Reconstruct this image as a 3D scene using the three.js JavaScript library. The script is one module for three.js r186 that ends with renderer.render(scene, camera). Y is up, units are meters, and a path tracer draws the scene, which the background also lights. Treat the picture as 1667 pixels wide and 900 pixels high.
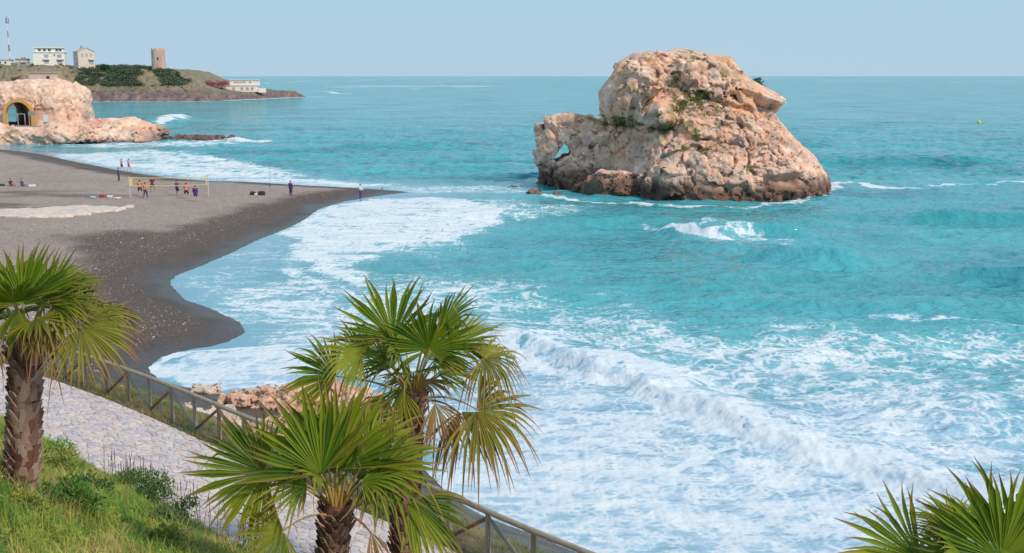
import * as THREE from 'three';
import { mergeGeometries } from 'three/addons/utils/BufferGeometryUtils.js';

// ------------------------------------------------------------------ camera, sky, sun, exposure
const scene = new THREE.Scene();
const camera = new THREE.PerspectiveCamera(28.27, 1024 / 553, 0.5, 90000);
camera.position.set(0, 14, 0);
camera.rotation.set(-10.37 * Math.PI / 180, 0, 0);
const renderer = new THREE.WebGLRenderer({ antialias: true });
renderer.setSize(1024, 553);
renderer.toneMapping = THREE.LinearToneMapping;
renderer.toneMappingExposure = 1.0;
renderer.shadowMap.enabled = true;

function makeSky() {
  const w = 256, h = 128, d = new Float32Array(w * h * 4);
  const low = [0.450, 0.625, 0.755], mid = [0.405, 0.600, 0.745], top = [0.36, 0.56, 0.76];
  for (let j = 0; j < h; j++) {
    const el = ((j + 0.5) / h - 0.5) * 180;
    const a = Math.min(1, Math.max(0, el / 7)), b = Math.min(1, Math.max(0, (el - 7) / 83));
    for (let i = 0; i < w; i++) {
      const o = (j * w + i) * 4;
      const az = i / w * 6.2832, veil = 1 + 0.016 * Math.sin(az * 3 + el * 0.35 + 1.3 * Math.sin(az * 2 + 1)) * Math.cos(el * 0.22 + az) + 0.010 * Math.sin(az * 11 + el * 0.9);   // uneven thin haze
      for (let k = 0; k < 3; k++) d[o + k] = ((low[k] * (1 - a) + mid[k] * a) * (1 - b) + top[k] * b) * veil;
      d[o + 3] = 1;
    }
  }
  const t = new THREE.DataTexture(d, w, h, THREE.RGBAFormat, THREE.FloatType);
  t.mapping = THREE.EquirectangularReflectionMapping;
  t.magFilter = t.minFilter = THREE.LinearFilter; t.needsUpdate = true;
  return t;
}
scene.background = makeSky();
scene.environment = scene.background;
scene.environmentIntensity = 1;

const sun = new THREE.DirectionalLight(new THREE.Color(1.0, 0.86, 0.68), 3.2);
sun.position.set(125, 145, 0);
sun.target.position.set(0, 0, -110);
sun.castShadow = true;
sun.shadow.radius = 11;
sun.shadow.mapSize.set(2048, 2048);
Object.assign(sun.shadow.camera, { left: -140, right: 140, top: 140, bottom: -140, near: 1, far: 600 });
scene.add(sun, sun.target);

// ------------------------------------------------------------------ helpers
let seed = 7;
const rnd = () => { seed = (seed + 0x6D2B79F5) | 0; let t = Math.imul(seed ^ seed >>> 15, 1 | seed); t = t + Math.imul(t ^ t >>> 7, 61 | t) ^ t; return ((t ^ t >>> 14) >>> 0) / 4294967296; };
const rr = (a, b) => a + (b - a) * rnd();
const clamp = (x, a = 0, b = 1) => x < a ? a : x > b ? b : x;
const ss = (a, b, x) => { const t = clamp((x - a) / (b - a)); return t * t * (3 - 2 * t); };
const lerp = (a, b, t) => a + (b - a) * t;
const mix3 = (a, b, t) => [lerp(a[0], b[0], t), lerp(a[1], b[1], t), lerp(a[2], b[2], t)];
const V = (x, y, z) => new THREE.Vector3(x, y, z);
const PT = new Uint8Array(512);
{ const p = [...Array(256).keys()]; for (let i = 255; i > 0; i--) { const j = Math.floor(rnd() * (i + 1)); [p[i], p[j]] = [p[j], p[i]]; } for (let i = 0; i < 512; i++) PT[i] = p[i & 255]; }
const G3 = new Float32Array(256 * 3);
for (let i = 0; i < 256; i++) { const z = rr(-1, 1), a = rr(0, 6.2832), r = Math.sqrt(1 - z * z); G3[i * 3] = r * Math.cos(a); G3[i * 3 + 1] = r * Math.sin(a); G3[i * 3 + 2] = z; }
function n3(x, y, z) {           // gradient noise, about -1..1
  const X = Math.floor(x), Y = Math.floor(y), Z = Math.floor(z); x -= X; y -= Y; z -= Z;
  const u = x * x * x * (x * (x * 6 - 15) + 10), v = y * y * y * (y * (y * 6 - 15) + 10), w = z * z * z * (z * (z * 6 - 15) + 10);
  const a = X & 255, b = Y & 255, c = Z & 255;
  const A = PT[a] + b, B = PT[(a + 1) & 255] + b;
  const g = (h, dx, dy, dz) => { const k = PT[h & 511] * 3; return G3[k] * dx + G3[k + 1] * dy + G3[k + 2] * dz; };
  const AA = PT[A & 511] + c, AB = PT[(A + 1) & 511] + c, BA = PT[B & 511] + c, BB = PT[(B + 1) & 511] + c;
  const l = (p, q, t) => p + (q - p) * t;
  return 1.6 * l(l(l(g(AA, x, y, z), g(BA, x - 1, y, z), u), l(g(AB, x, y - 1, z), g(BB, x - 1, y - 1, z), u), v),
    l(l(g(AA + 1, x, y, z - 1), g(BA + 1, x - 1, y, z - 1), u), l(g(AB + 1, x, y - 1, z - 1), g(BB + 1, x - 1, y - 1, z - 1), u), v), w);
}
function n2(x, y) {
  const X = Math.floor(x), Y = Math.floor(y); x -= X; y -= Y;
  const u = x * x * x * (x * (x * 6 - 15) + 10), v = y * y * y * (y * (y * 6 - 15) + 10);
  const a = X & 255, b = Y & 255, A = PT[a] + b, B = PT[(a + 1) & 255] + b;
  const h1 = PT[A & 511] * 3, h2 = PT[B & 511] * 3, h3 = PT[(A + 1) & 511] * 3, h4 = PT[(B + 1) & 511] * 3;
  const p = G3[h1] * x + G3[h1 + 1] * y, q = G3[h2] * (x - 1) + G3[h2 + 1] * y, r = G3[h3] * x + G3[h3 + 1] * (y - 1), s = G3[h4] * (x - 1) + G3[h4 + 1] * (y - 1);
  const l0 = p + (q - p) * u, l1 = r + (s - r) * u;
  return 1.9 * (l0 + (l1 - l0) * v);
}
const fbm2 = (x, y, o = 4) => { let s = 0, a = 0.5, f = 1; for (let i = 0; i < o; i++) { s += a * n2(x * f + 17 * i, y * f - 9 * i); a *= 0.5; f *= 2.03; } return s; };
const fbm3 = (x, y, z, o = 4) => { let s = 0, a = 0.5, f = 1; for (let i = 0; i < o; i++) { s += a * n3(x * f + 5 * i, y * f, z * f - 3 * i); a *= 0.5; f *= 2.03; } return s; };
function hash3(i, j, k, c) { let h = (Math.imul(i, 374761393) + Math.imul(j, 668265263) + Math.imul(k, 2147483647 ^ 0x5bd1e995) + Math.imul(c, 1274126177)) | 0; h = Math.imul(h ^ h >>> 13, 1274126177); return ((h ^ h >>> 16) >>> 0) / 4294967296; }
const CELL = [0, 0, 0, 0, 0, 0, 0, 0];
function cell3(x, y, z) {         // cellular noise: [F1, F2, id]
  const X = Math.floor(x), Y = Math.floor(y), Z = Math.floor(z); let f1 = 9, f2 = 9, id = 0;
  for (let i = -1; i < 2; i++) for (let j = -1; j < 2; j++) for (let k = -1; k < 2; k++) {
    const a = X + i, b = Y + j, c = Z + k;
    const dx = a + hash3(a, b, c, 1) - x, dy = b + hash3(a, b, c, 2) - y, dz = c + hash3(a, b, c, 3) - z, d = dx * dx + dy * dy + dz * dz;
    if (d < f1) { f2 = f1; f1 = d; id = hash3(a, b, c, 4); CELL[3] = -dx; CELL[4] = -dy; CELL[5] = -dz; CELL[6] = hash3(a, b, c, 5) * 2 - 1; CELL[7] = hash3(a, b, c, 6) * 2 - 1; } else if (d < f2) f2 = d;
  }
  CELL[0] = Math.sqrt(f1); CELL[1] = Math.sqrt(f2); CELL[2] = id; return CELL;
}
function polySD(P, x, y) {        // signed distance to a closed polygon, positive inside
  let d = 1e18, inside = false;
  for (let i = 0, j = P.length - 1; i < P.length; j = i++) {
    const ax = P[j][0], ay = P[j][1], bx = P[i][0], by = P[i][1], ex = bx - ax, ey = by - ay;
    const t = clamp(((x - ax) * ex + (y - ay) * ey) / (ex * ex + ey * ey)), qx = ax + ex * t - x, qy = ay + ey * t - y, q = qx * qx + qy * qy;
    if (q < d) d = q;
    if ((ay > y) !== (by > y) && x < (bx - ax) * (y - ay) / (by - ay) + ax) inside = !inside;
  }
  return inside ? Math.sqrt(d) : -Math.sqrt(d);
}
const LN = { d: 0, t: 0, side: 0 };
function lineD(P, x, y) {         // distance to an open polyline, place along it, signed side
  let best = 1e18, len = 0;
  for (let i = 1; i < P.length; i++) {
    const ax = P[i - 1][0], ay = P[i - 1][1], ex = P[i][0] - ax, ey = P[i][1] - ay, L = Math.hypot(ex, ey);
    const t = clamp(((x - ax) * ex + (y - ay) * ey) / (L * L)), qx = x - ax - ex * t, qy = y - ay - ey * t, q = qx * qx + qy * qy;
    if (q < best) { best = q; LN.t = len + t * L; LN.side = ex * (y - ay) - ey * (x - ax) > 0 ? 1 : -1; }
    len += L;
  }
  LN.d = Math.sqrt(best); LN.len = len; return LN;
}
function dataTex(w, h, fn, srgb, wrap = THREE.RepeatWrapping) {    // fn(i, j) -> [r, g, b] in 0..1 (already encoded)
  const d = new Uint8Array(w * h * 4);
  for (let j = 0; j < h; j++) for (let i = 0; i < w; i++) { const c = fn(i, j), o = (j * w + i) * 4; d[o] = clamp(c[0]) * 255; d[o + 1] = clamp(c[1]) * 255; d[o + 2] = clamp(c[2]) * 255; d[o + 3] = 255; }
  const t = new THREE.DataTexture(d, w, h); t.magFilter = t.minFilter = THREE.LinearFilter; t.wrapS = t.wrapT = wrap;
  if (srgb) t.colorSpace = THREE.SRGBColorSpace; t.needsUpdate = true; return t;
}
const enc = c => c <= 0.0031308 ? c * 12.92 : 1.055 * Math.pow(c, 1 / 2.4) - 0.055;
const tn2 = (x, y, p, q = p) => {        // noise that tiles with periods p and q (blend of shifted copies)
  const a = clamp(x / p), b = clamp(y / q);
  return lerp(lerp(n2(x, y), n2(x - p, y), a), lerp(n2(x, y - q), n2(x - p, y - q), a), b) / Math.sqrt((a * a + (1 - a) * (1 - a)) * (b * b + (1 - b) * (1 - b)));
};
function rep(tex, metres) { const t = tex.clone(); t.repeat.set(1 / metres, 1 / metres); t.needsUpdate = true; return t; }
const used = {};
function numbered(n) { const k = used[n] = (used[n] ?? -1) + 1; return k ? `${n}_${String(k).padStart(3, '0')}` : n; }
function shade(m) { m.castShadow = m.receiveShadow = true; return m; }
function mesh(name, geo, mat, parent) { const m = shade(new THREE.Mesh(geo, mat)); m.name = parent ? name : numbered(name); (parent || scene).add(m); return m; }
function group(name, x, y, z, ry = 0) { const g = new THREE.Group(); g.name = numbered(name); g.position.set(x, y, z); g.rotation.y = ry; scene.add(g); return g; }
function tag(o, label, category, grp) { o.userData.label = label; o.userData.category = category; if (grp) o.userData.group = grp; return o; }
function structure(o, label, category) { tag(o, label, category); o.userData.kind = 'structure'; return o; }
function stuff(o, label, category) { if (label) tag(o, label, category); o.userData.kind = 'stuff'; return o; }
const lin = (r, g, b) => new THREE.Color().setRGB(r, g, b);
const std = (c, rough = 0.9, o = {}) => new THREE.MeshStandardMaterial({ color: lin(...c), roughness: rough, ...o });
const phys = (c, rough = 0.9, o = {}) => new THREE.MeshPhysicalMaterial({ color: lin(...c), roughness: rough, ...o });
function geoFrom(pos, idx, col, uv) {
  const g = new THREE.BufferGeometry(); g.setAttribute('position', new THREE.BufferAttribute(pos instanceof Float32Array ? pos : new Float32Array(pos), 3));
  if (col) g.setAttribute('color', new THREE.BufferAttribute(col instanceof Float32Array ? col : new Float32Array(col), 3));
  if (uv) g.setAttribute('uv', new THREE.BufferAttribute(uv instanceof Float32Array ? uv : new Float32Array(uv), 2));
  g.setIndex(new THREE.BufferAttribute(idx instanceof Uint32Array ? idx : new Uint32Array(idx), 1)); g.computeVertexNormals(); return g;
}
function surfaceNets(f, lo, hi, c) {   // mesh of f = 0, f < 0 inside
  const nx = Math.ceil((hi[0] - lo[0]) / c) + 1, ny = Math.ceil((hi[1] - lo[1]) / c) + 1, nz = Math.ceil((hi[2] - lo[2]) / c) + 1;
  const F = new Float32Array(nx * ny * nz);
  for (let k = 0, o = 0; k < nz; k++) for (let j = 0; j < ny; j++) for (let i = 0; i < nx; i++, o++) F[o] = f(lo[0] + i * c, lo[1] + j * c, lo[2] + k * c, i, j, k);
  const id = new Int32Array(nx * ny * nz).fill(-1), pos = [], idx = [], sx = 1, sy = nx, sz = nx * ny;
  const off = [0, sx, sy, sx + sy, sz, sx + sz, sy + sz, sx + sy + sz], E = [[0, 1], [2, 3], [4, 5], [6, 7], [0, 2], [1, 3], [4, 6], [5, 7], [0, 4], [1, 5], [2, 6], [3, 7]];
  for (let k = 0; k < nz - 1; k++) for (let j = 0; j < ny - 1; j++) for (let i = 0; i < nx - 1; i++) {
    const b = i * sx + j * sy + k * sz; let m = 0; for (let q = 0; q < 8; q++) if (F[b + off[q]] < 0) m |= 1 << q;
    if (m === 0 || m === 255) continue;
    let x = 0, y = 0, z = 0, n = 0;
    for (const [p, q] of E) { if (((m >> p) & 1) === ((m >> q) & 1)) continue; const a = F[b + off[p]], e = F[b + off[q]], t = a / (a - e);
      x += lerp(p & 1, q & 1, t); y += lerp((p >> 1) & 1, (q >> 1) & 1, t); z += lerp(p >> 2, q >> 2, t); n++; }
    id[b] = pos.length / 3; pos.push(lo[0] + (i + x / n) * c, lo[1] + (j + y / n) * c, lo[2] + (k + z / n) * c);
  }
  const quad = (a, b2, c2, d, flip) => { if (a < 0 || b2 < 0 || c2 < 0 || d < 0) return; flip ? idx.push(a, c2, b2, a, d, c2) : idx.push(a, b2, c2, a, c2, d); };
  for (let k = 1; k < nz - 1; k++) for (let j = 1; j < ny - 1; j++) for (let i = 1; i < nx - 1; i++) {
    const b = i * sx + j * sy + k * sz, s = F[b] < 0;
    if (s !== F[b + sx] < 0) quad(id[b], id[b - sy], id[b - sy - sz], id[b - sz], s === false);
    if (s !== F[b + sy] < 0) quad(id[b], id[b - sz], id[b - sx - sz], id[b - sx], s === false);
    if (s !== F[b + sz] < 0) quad(id[b], id[b - sx], id[b - sx - sy], id[b - sy], s === false);
  }
  // turn the faces outwards if they came out inside in
  const g = geoFrom(pos, idx); return g;
}
function orient(g, f) {               // flips the winding if normals point into the body
  const p = g.attributes.position, n = g.attributes.normal; let s = 0;
  for (let i = 0; i < p.count; i += 37) { const e = 0.02; s += f(p.getX(i) + n.getX(i) * e, p.getY(i) + n.getY(i) * e, p.getZ(i) + n.getZ(i) * e) > f(p.getX(i) - n.getX(i) * e, p.getY(i) - n.getY(i) * e, p.getZ(i) - n.getZ(i) * e) ? 1 : -1; }
  if (s < 0) { const q = g.index.array; for (let i = 0; i < q.length; i += 3) { const t = q[i + 1]; q[i + 1] = q[i + 2]; q[i + 2] = t; } g.computeVertexNormals(); }
  return g;
}
function keepLargest(g) {             // drops crumbs that hang free of the main body
  const q = g.index.array, n = g.attributes.position.count, p = new Int32Array(n).map((_, i) => i), find = a => { while (p[a] !== a) a = p[a] = p[p[a]]; return a; };
  for (let i = 0; i < q.length; i += 3) { const a = find(q[i]), b = find(q[i + 1]), c = find(q[i + 2]); p[b] = a; p[find(c)] = a; }
  const cnt = new Map(); for (let i = 0; i < n; i++) { const r = find(i); cnt.set(r, (cnt.get(r) || 0) + 1); }
  let best = 0, root = 0; for (const [r, c] of cnt) if (c > best) { best = c; root = r; }
  const out = [], map = new Int32Array(n).fill(-1), pos = [], P = g.attributes.position; for (let i = 0; i < q.length; i++) { const v = q[i]; if (find(v) !== root) continue; if (map[v] < 0) { map[v] = pos.length / 3; pos.push(P.getX(v), P.getY(v), P.getZ(v)); } out.push(map[v]); }
  return geoFrom(pos, out);
}
function paint(g, fn) {               // vertex colours from position and normal
  const p = g.attributes.position, n = g.attributes.normal, c = new Float32Array(p.count * 3);
  for (let i = 0; i < p.count; i++) { const q = fn(p.getX(i), p.getY(i), p.getZ(i), n.getX(i), n.getY(i), n.getZ(i)); c[i * 3] = q[0]; c[i * 3 + 1] = q[1]; c[i * 3 + 2] = q[2]; }
  g.setAttribute('color', new THREE.BufferAttribute(c, 3)); return g;
}
function box(w, h, d, x = 0, y = 0, z = 0, ry = 0) { const g = new THREE.BoxGeometry(w, h, d); if (ry) g.rotateY(ry); g.translate(x, y, z); return g; }
function rod(a, b, r0, r1 = r0, seg = 8) {
  const d = b.clone().sub(a), L = d.length(), g = new THREE.CylinderGeometry(r1, r0, L, seg, 1);
  g.applyQuaternion(new THREE.Quaternion().setFromUnitVectors(V(0, 1, 0), d.normalize())); const m = a.clone().add(b).multiplyScalar(0.5); g.translate(m.x, m.y, m.z); return g;
}
const ink = (g, c) => { const n = g.attributes.position.count, a = new Float32Array(n * 3); for (let i = 0; i < n; i++) a.set(c, i * 3); g.setAttribute('color', new THREE.BufferAttribute(a, 3)); return g; };

// grain textures
const grainTex = dataTex(512, 512, (i, j) => { const x = i / 512 * 32, y = j / 512 * 32; const v = 0.5 + 0.22 * tn2(x, y, 32) + 0.2 * tn2(x * 3, y * 3, 96) + 0.2 * (hash3(i, j, 3, 1) - 0.5); return [v, v, v]; });
const sandTex = dataTex(512, 512, (i, j) => { const x = i / 512 * 24, y = j / 512 * 24; let v = 0.78 + 0.12 * tn2(x, y, 24) + 0.14 * tn2(x * 3, y * 3, 72) + 0.14 * (hash3(i >> 1, j >> 1, 8, 1) - 0.5); const p = hash3(i >> 2, j >> 2, 9, 2); if (p > 0.965) v += 0.20; else if (p < 0.09) v -= 0.22; return [v, v * 0.99, v * 0.985]; }, true);

// ------------------------------------------------------------------ the lie of the land
const LAND = [[-125, -240], [-108, -222], [-98.9, -212.9], [-91.1, -205.9], [-84.2, -197.9], [-70.5, -179.5], [-58.2, -164.2], [-47.2, -152.3], [-40.8, -147.8], [-33.8, -146.0], [-26.5, -141.9], [-19.7, -138.7], [-15.5, -136.2],
  [-12.4, -133.8], [-15.4, -130.4], [-19.0, -123.6], [-20.6, -116.6], [-20.5, -107.5], [-20.9, -102.1], [-22.1, -93.6], [-22.5, -87.5], [-23.2, -81.1], [-23.9, -77.0], [-23.6, -74.2], [-20.9, -68.5], [-18.0, -65.1], [-15.7, -61.8], [-14.8, -59.4], [-15.3, -56.8], [-17.2, -55.0], [-17.8, -53.6], [-17.7, -51.6], [-16.4, -49.4], [-14.6, -48.2],
  [-12, -46.8], [-9, -45.6], [-6, -42.8], [-4, -39.5], [-2.6, -36.5], [-1.2, -33.5], [1.5, -28.5], [5, -24], [10, -18.5], [18, -11], [40, 5], [60, 40], [-220, 40], [-220, -300]];
const RAIL = [[-60, -58], [-30, -44], [-21, -39.5], [-17.3, -37.3], [-14.74, -35.2], [-12.57, -33.35], [-10.6, -31.5], [-8.69, -29.6], [-6.76, -27.6], [-1.31, -22.4], [-0.49, -21.45], [0.45, -20.45], [1.6, -19.3], [5, -16], [10, -11], [21, 0]];
const DAMP = [[-37.6, -91.3], [-34.8, -94.3], [-30.6, -96.2], [-29.3, -103.4], [-28.3, -116.2], [-24, -120], [-18.3, -121], [-10, -131], [-15, -100], [-15, -50], [-24, -56], [-28.5, -70], [-32.5, -80]];
const SG = { x0: -132, z0: -262, c: 0.75, nx: 320, nz: 400, a: null };
{ const a = SG.a = new Float32Array(SG.nx * SG.nz); for (let j = 0; j < SG.nz; j++) for (let i = 0; i < SG.nx; i++) a[j * SG.nx + i] = polySD(LAND, SG.x0 + i * SG.c, SG.z0 + j * SG.c); }
const shoreD = (x, z) => {         // distance to the waterline, positive on land
  const u = (x - SG.x0) / SG.c, v = (z - SG.z0) / SG.c, i = Math.floor(u), j = Math.floor(v);
  if (i < 0 || j < 0 || i > SG.nx - 2 || j > SG.nz - 2) return polySD(LAND, x, z);
  const a = SG.a, o = j * SG.nx + i, p = u - i, q = v - j; return lerp(lerp(a[o], a[o + 1], p), lerp(a[o + SG.nx], a[o + SG.nx + 1], p), q);
};
const railU = (x, z) => { const l = lineD(RAIL, x, z); return l.side * l.d; };
const PATH_Y = 4.2;   // top of the paving is about 4.1
function beachH(d, x, z) {
  if (d < 0) return Math.max(-4, d * 0.1);
  return 0.85 * (1 - Math.exp(-d / 6)) + 0.012 * Math.max(0, d - 10) * clamp((z + 200) / 60) * 0.4 + 0.05 * n2(x * 0.12, z * 0.12) * clamp(d / 8);
}
function groundH(x, z) {
  const d = shoreD(x, z), b = beachH(d, x, z);
  if (z < -62) return b;
  const u = railU(x, z);
  if (u < -30) return b;
  if (u > 0.3) {
    if (u < 3.35) return PATH_Y - 0.12;
    const k = u - 3.35, rough = clamp(k / 1.2);
    return PATH_Y - 0.1 + Math.min(8.2, 0.655 * k) + rough * (0.16 * n2(x * 0.55, z * 0.55) + 0.07 * n2(x * 1.7, z * 1.7));
  }
  const slope = PATH_Y - 0.12 - 0.10 * Math.min(1, -u + 0.3) - 0.52 * Math.max(0, -u - 0.7) + 0.12 * n2(x * 0.9, z * 0.9) * clamp(-u / 2);
  return slope > b ? slope : Math.max(slope, b);
}

// ------------------------------------------------------------------ ground sheet: beach, foot of the slope, grass bank
const GCOL = { dry: [0.57, 0.455, 0.405], dry2: [0.68, 0.55, 0.495], wet: [0.20, 0.147, 0.130], soak: [0.150, 0.117, 0.107], earth: [0.19, 0.125, 0.062], grass: [0.13, 0.135, 0.03], straw: [0.33, 0.25, 0.11] };
function groundColor(x, z) {
  const d = shoreD(x, z), u = z < -62 ? -99 : railU(x, z);
  let c = mix3(GCOL.dry, GCOL.dry2, clamp(0.5 + 0.8 * fbm2(x * 0.09, z * 0.09, 3)));
  const streak = fbm2(x * 0.05 + 3, z * 0.22, 4);
  c = mix3(c, GCOL.wet, clamp(0.75 * ss(0.12, 0.34, streak)) * ss(18, 30, d));
  const damp = ss(-1.5, 2.2, polySD(DAMP, x, z) + 2.2 * fbm2(x * 0.3, z * 0.3, 3)) * 0.95;
  const fringe = 1 - ss(4.5, 7.5, d + 1.5 * fbm2(x * 0.2, z * 0.2, 3));
  c = mix3(c, GCOL.wet, Math.max(damp, fringe));
  c = mix3(c, GCOL.soak, 1 - ss(0.8, 3.2, d + 0.8 * n2(x * 0.4, z * 0.4)));
  if (u > -12) {
    const g = clamp(0.5 + 1.1 * fbm2(x * 0.7, z * 0.7, 4)), e = mix3(mix3(GCOL.earth, GCOL.straw, clamp(0.3 + fbm2(x * 1.3 + 9, z * 1.3, 3))), GCOL.grass, g * 0.75);
    c = mix3(c, e, ss(-5.5 + 2 * n2(x * 0.5, z * 0.5), -2.6, u));
  }
  const sp = 0.88 + 0.24 * hash3(Math.round(x * 40), Math.round(z * 40), 5, 2);
  return [c[0] * sp, c[1] * sp, c[2] * sp];
}
function sheet(rows, cols, half, yf, cf, keep) {
  const pos = [], uv = [], col = cf ? [] : null, idx = [];
  const flag = [];
  rows.forEach((d, r) => { const hw = half(d); for (let i = 0; i <= cols; i++) { const x = (i / cols * 2 - 1) * hw, z = -d, y = yf(x, z, r); pos.push(x, y, z); uv.push(x, -z); if (cf) col.push(...cf(x, z)); flag.push(keep ? keep(x, z) : true); } });
  const w = cols + 1;
  for (let r = 0; r < rows.length - 1; r++) for (let i = 0; i < cols; i++) { const a = r * w + i, b = a + 1, c = a + w, e = c + 1; if (!(flag[a] || flag[b] || flag[c] || flag[e])) continue; idx.push(a, b, c, b, e, c); }
  return geoFrom(pos, idx, col, uv);
}
{
  const rows = []; for (let d = 3; d < 262; d += Math.max(0.14, d < 60 ? 0.14 + (d - 20) * 0.005 : (d * d) / 24000)) rows.push(d);
  const g = sheet(rows, 440, d => 14 + 0.64 * d, (x, z) => groundH(x, z), groundColor, (x, z) => shoreD(x, z) > -6);
  // sand is wet and glossier where the last waves ran
  const rt = dataTex(512, 1024, (i, j) => { const x = -62 + (i + 0.5) / 512 * 56, z = -(46 + (j + 0.5) / 1024 * 120), d = shoreD(x, z) + 1.0 * n2(x * 0.3, z * 0.3), r = lerp(0.36, 0.95, ss(0.2, 3.6, d)); return [r, r, r]; }, false, THREE.ClampToEdgeWrapping);
  rt.repeat.set(1 / 56, 1 / 120); rt.offset.set(62 / 56, -46 / 120);
  const m = std([1, 1, 1], 1, { vertexColors: true, roughnessMap: rt, map: rep(sandTex, 4.3), bumpMap: rep(grainTex, 1.6), bumpScale: 0.04 });
  structure(mesh('beach', g, m), 'dark grey sand beach running into the grassy slope below the path', 'beach');
}

// ------------------------------------------------------------------ the sea
const BORE = [[-2.6, -61], [-1.1, -58.7], [2.0, -53.6], [6.1, -48.6], [9.0, -42.6], [11.6, -38.8], [14.2, -36.4], [17.4, -34.2], [24, -30]];
const BREAKER = [[13.0, -99.4], [15.2, -97.3], [17.0, -95.4], [19.3, -92.8]];
const SWELLS = [[[[17, -86], [20, -83.5], [24, -81.5], [28, -80]], 1.19], [[[28, -77], [34, -74.5], [41, -72.5], [50, -70]], 1.19], [[[14, -98.5], [20, -96], [28, -95.5]], 1.0], [[[-112.3, -383], [-108, -350], [-103, -324]], 1.6], [[[35, -108], [48, -105], [62, -104]], 1.1], [[[-56, -238], [-62, -246], [-70, -250]], 0.7],
  [[[-45, -168], [-38, -161], [-28, -150]], 0.45], [[[8, -70], [16, -66], [26, -64], [38, -63]], 0.5], [[[0, -100], [10, -104], [20, -106]], 0.6],
  [[[50, -88], [60, -86], [72, -85]], 0.9], [[[-6, -150], [14, -163], [40, -166]], 0.8], [[[30, -180], [60, -178], [90, -184]], 0.9], [[[-40, -215], [-20, -222], [0, -226]], 0.9]];
function waveH(x, z, d, step) {       // d: distance to shore (positive on land), step: spacing of the grid there
  const deep = clamp((-d - 1) / 22), far = clamp(1.6 - step / 5);
  let h = 0.012 * n2(x * 1.1, z * 1.6);
  if (deep > 0) {
    const w = 0.55 * fbm2(x * 0.02, z * 0.02, 2);
    const k = n2(x * 0.035 + 4, z * 0.05);
    h += deep * far * (0.22 * (0.6 + 0.6 * k) * Math.sin(0.42 * (0.28 * x + z) + 5 * w) + 0.26 * n2(x * 0.13, z * 0.30) + 0.26 * (0.5 - Math.abs(n2(x * 0.28 + 7, z * 0.5))) + 0.14 * (0.5 - Math.abs(n2(x * 0.7, z * 1.1))) + 0.03 * n2(x * 1.7, z * 2.2));
  }
  if (z > -66 && z < -24) {
    const l = lineD(BORE, x, z);
    if (l.d < 9) {
      const t = l.t / l.len, amp = 0.70 * ss(0, 0.12, t) * (0.78 + 0.45 * n2(l.t * 0.27, 3.3)), v = l.side * -l.d;   // v > 0 behind the crest
      const wob = 0.6 * n2(x * 0.37, z * 0.37) + 0.12 * n2(x * 1.9, z * 1.9);
      const vv = v + wob, f = vv < 0 ? Math.exp(-vv * vv / 0.55) : Math.exp(-vv * vv / 7);
      const churn = (Math.exp(-(v + 0.5) * (v + 0.5) / 2.6) + 0.35 * Math.exp(-(v - 1.5) * (v - 1.5) / 4)) * ss(0, 0.1, t);
      h += amp * f + churn * (0.09 * fbm2(x * 2.9, z * 2.9, 4) + 0.04 * Math.abs(n2(x * 6.6, z * 6.6)));
      h += -0.12 * Math.exp(-(v - 5) * (v - 5) / 6);
    }
  }
  if (z < -84 && z > -110 && x > 8 && x < 26) {
    const l = lineD(BREAKER, x, z); const v = l.side * -l.d, t = l.t / l.len, e = ss(0, 0.25, t) * (1 - ss(0.8, 1, t));
    const vv = v + 0.4 * n2(x * 0.9, z * 0.9);
    h += e * ((vv < 0 ? Math.exp(-vv * vv / 1.4) : Math.exp(-vv * vv / 9)) * 0.8 + Math.exp(-v * v / 0.8) * 0.12 * fbm2(x * 2, z * 2, 3));
  }
  for (const [P, A] of SWELLS) {
    const c = P[1]; if (Math.abs(x - c[0]) > 60 || Math.abs(z - c[1]) > 45) continue;
    const l = lineD(P, x, z); if (l.d > 12) continue;
    const s = A > 1.2 ? 3 : 1, v = l.side * (P === SWELLS[3][0] ? 1 : -1) * l.d / s, t = l.t / l.len, e = ss(0, 0.3, t) * (1 - ss(0.7, 1, t));
    h += A * e * (v < 0 ? Math.exp(-v * v / 1.8) : Math.exp(-v * v / 10));
  }
  return h;
}
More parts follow.
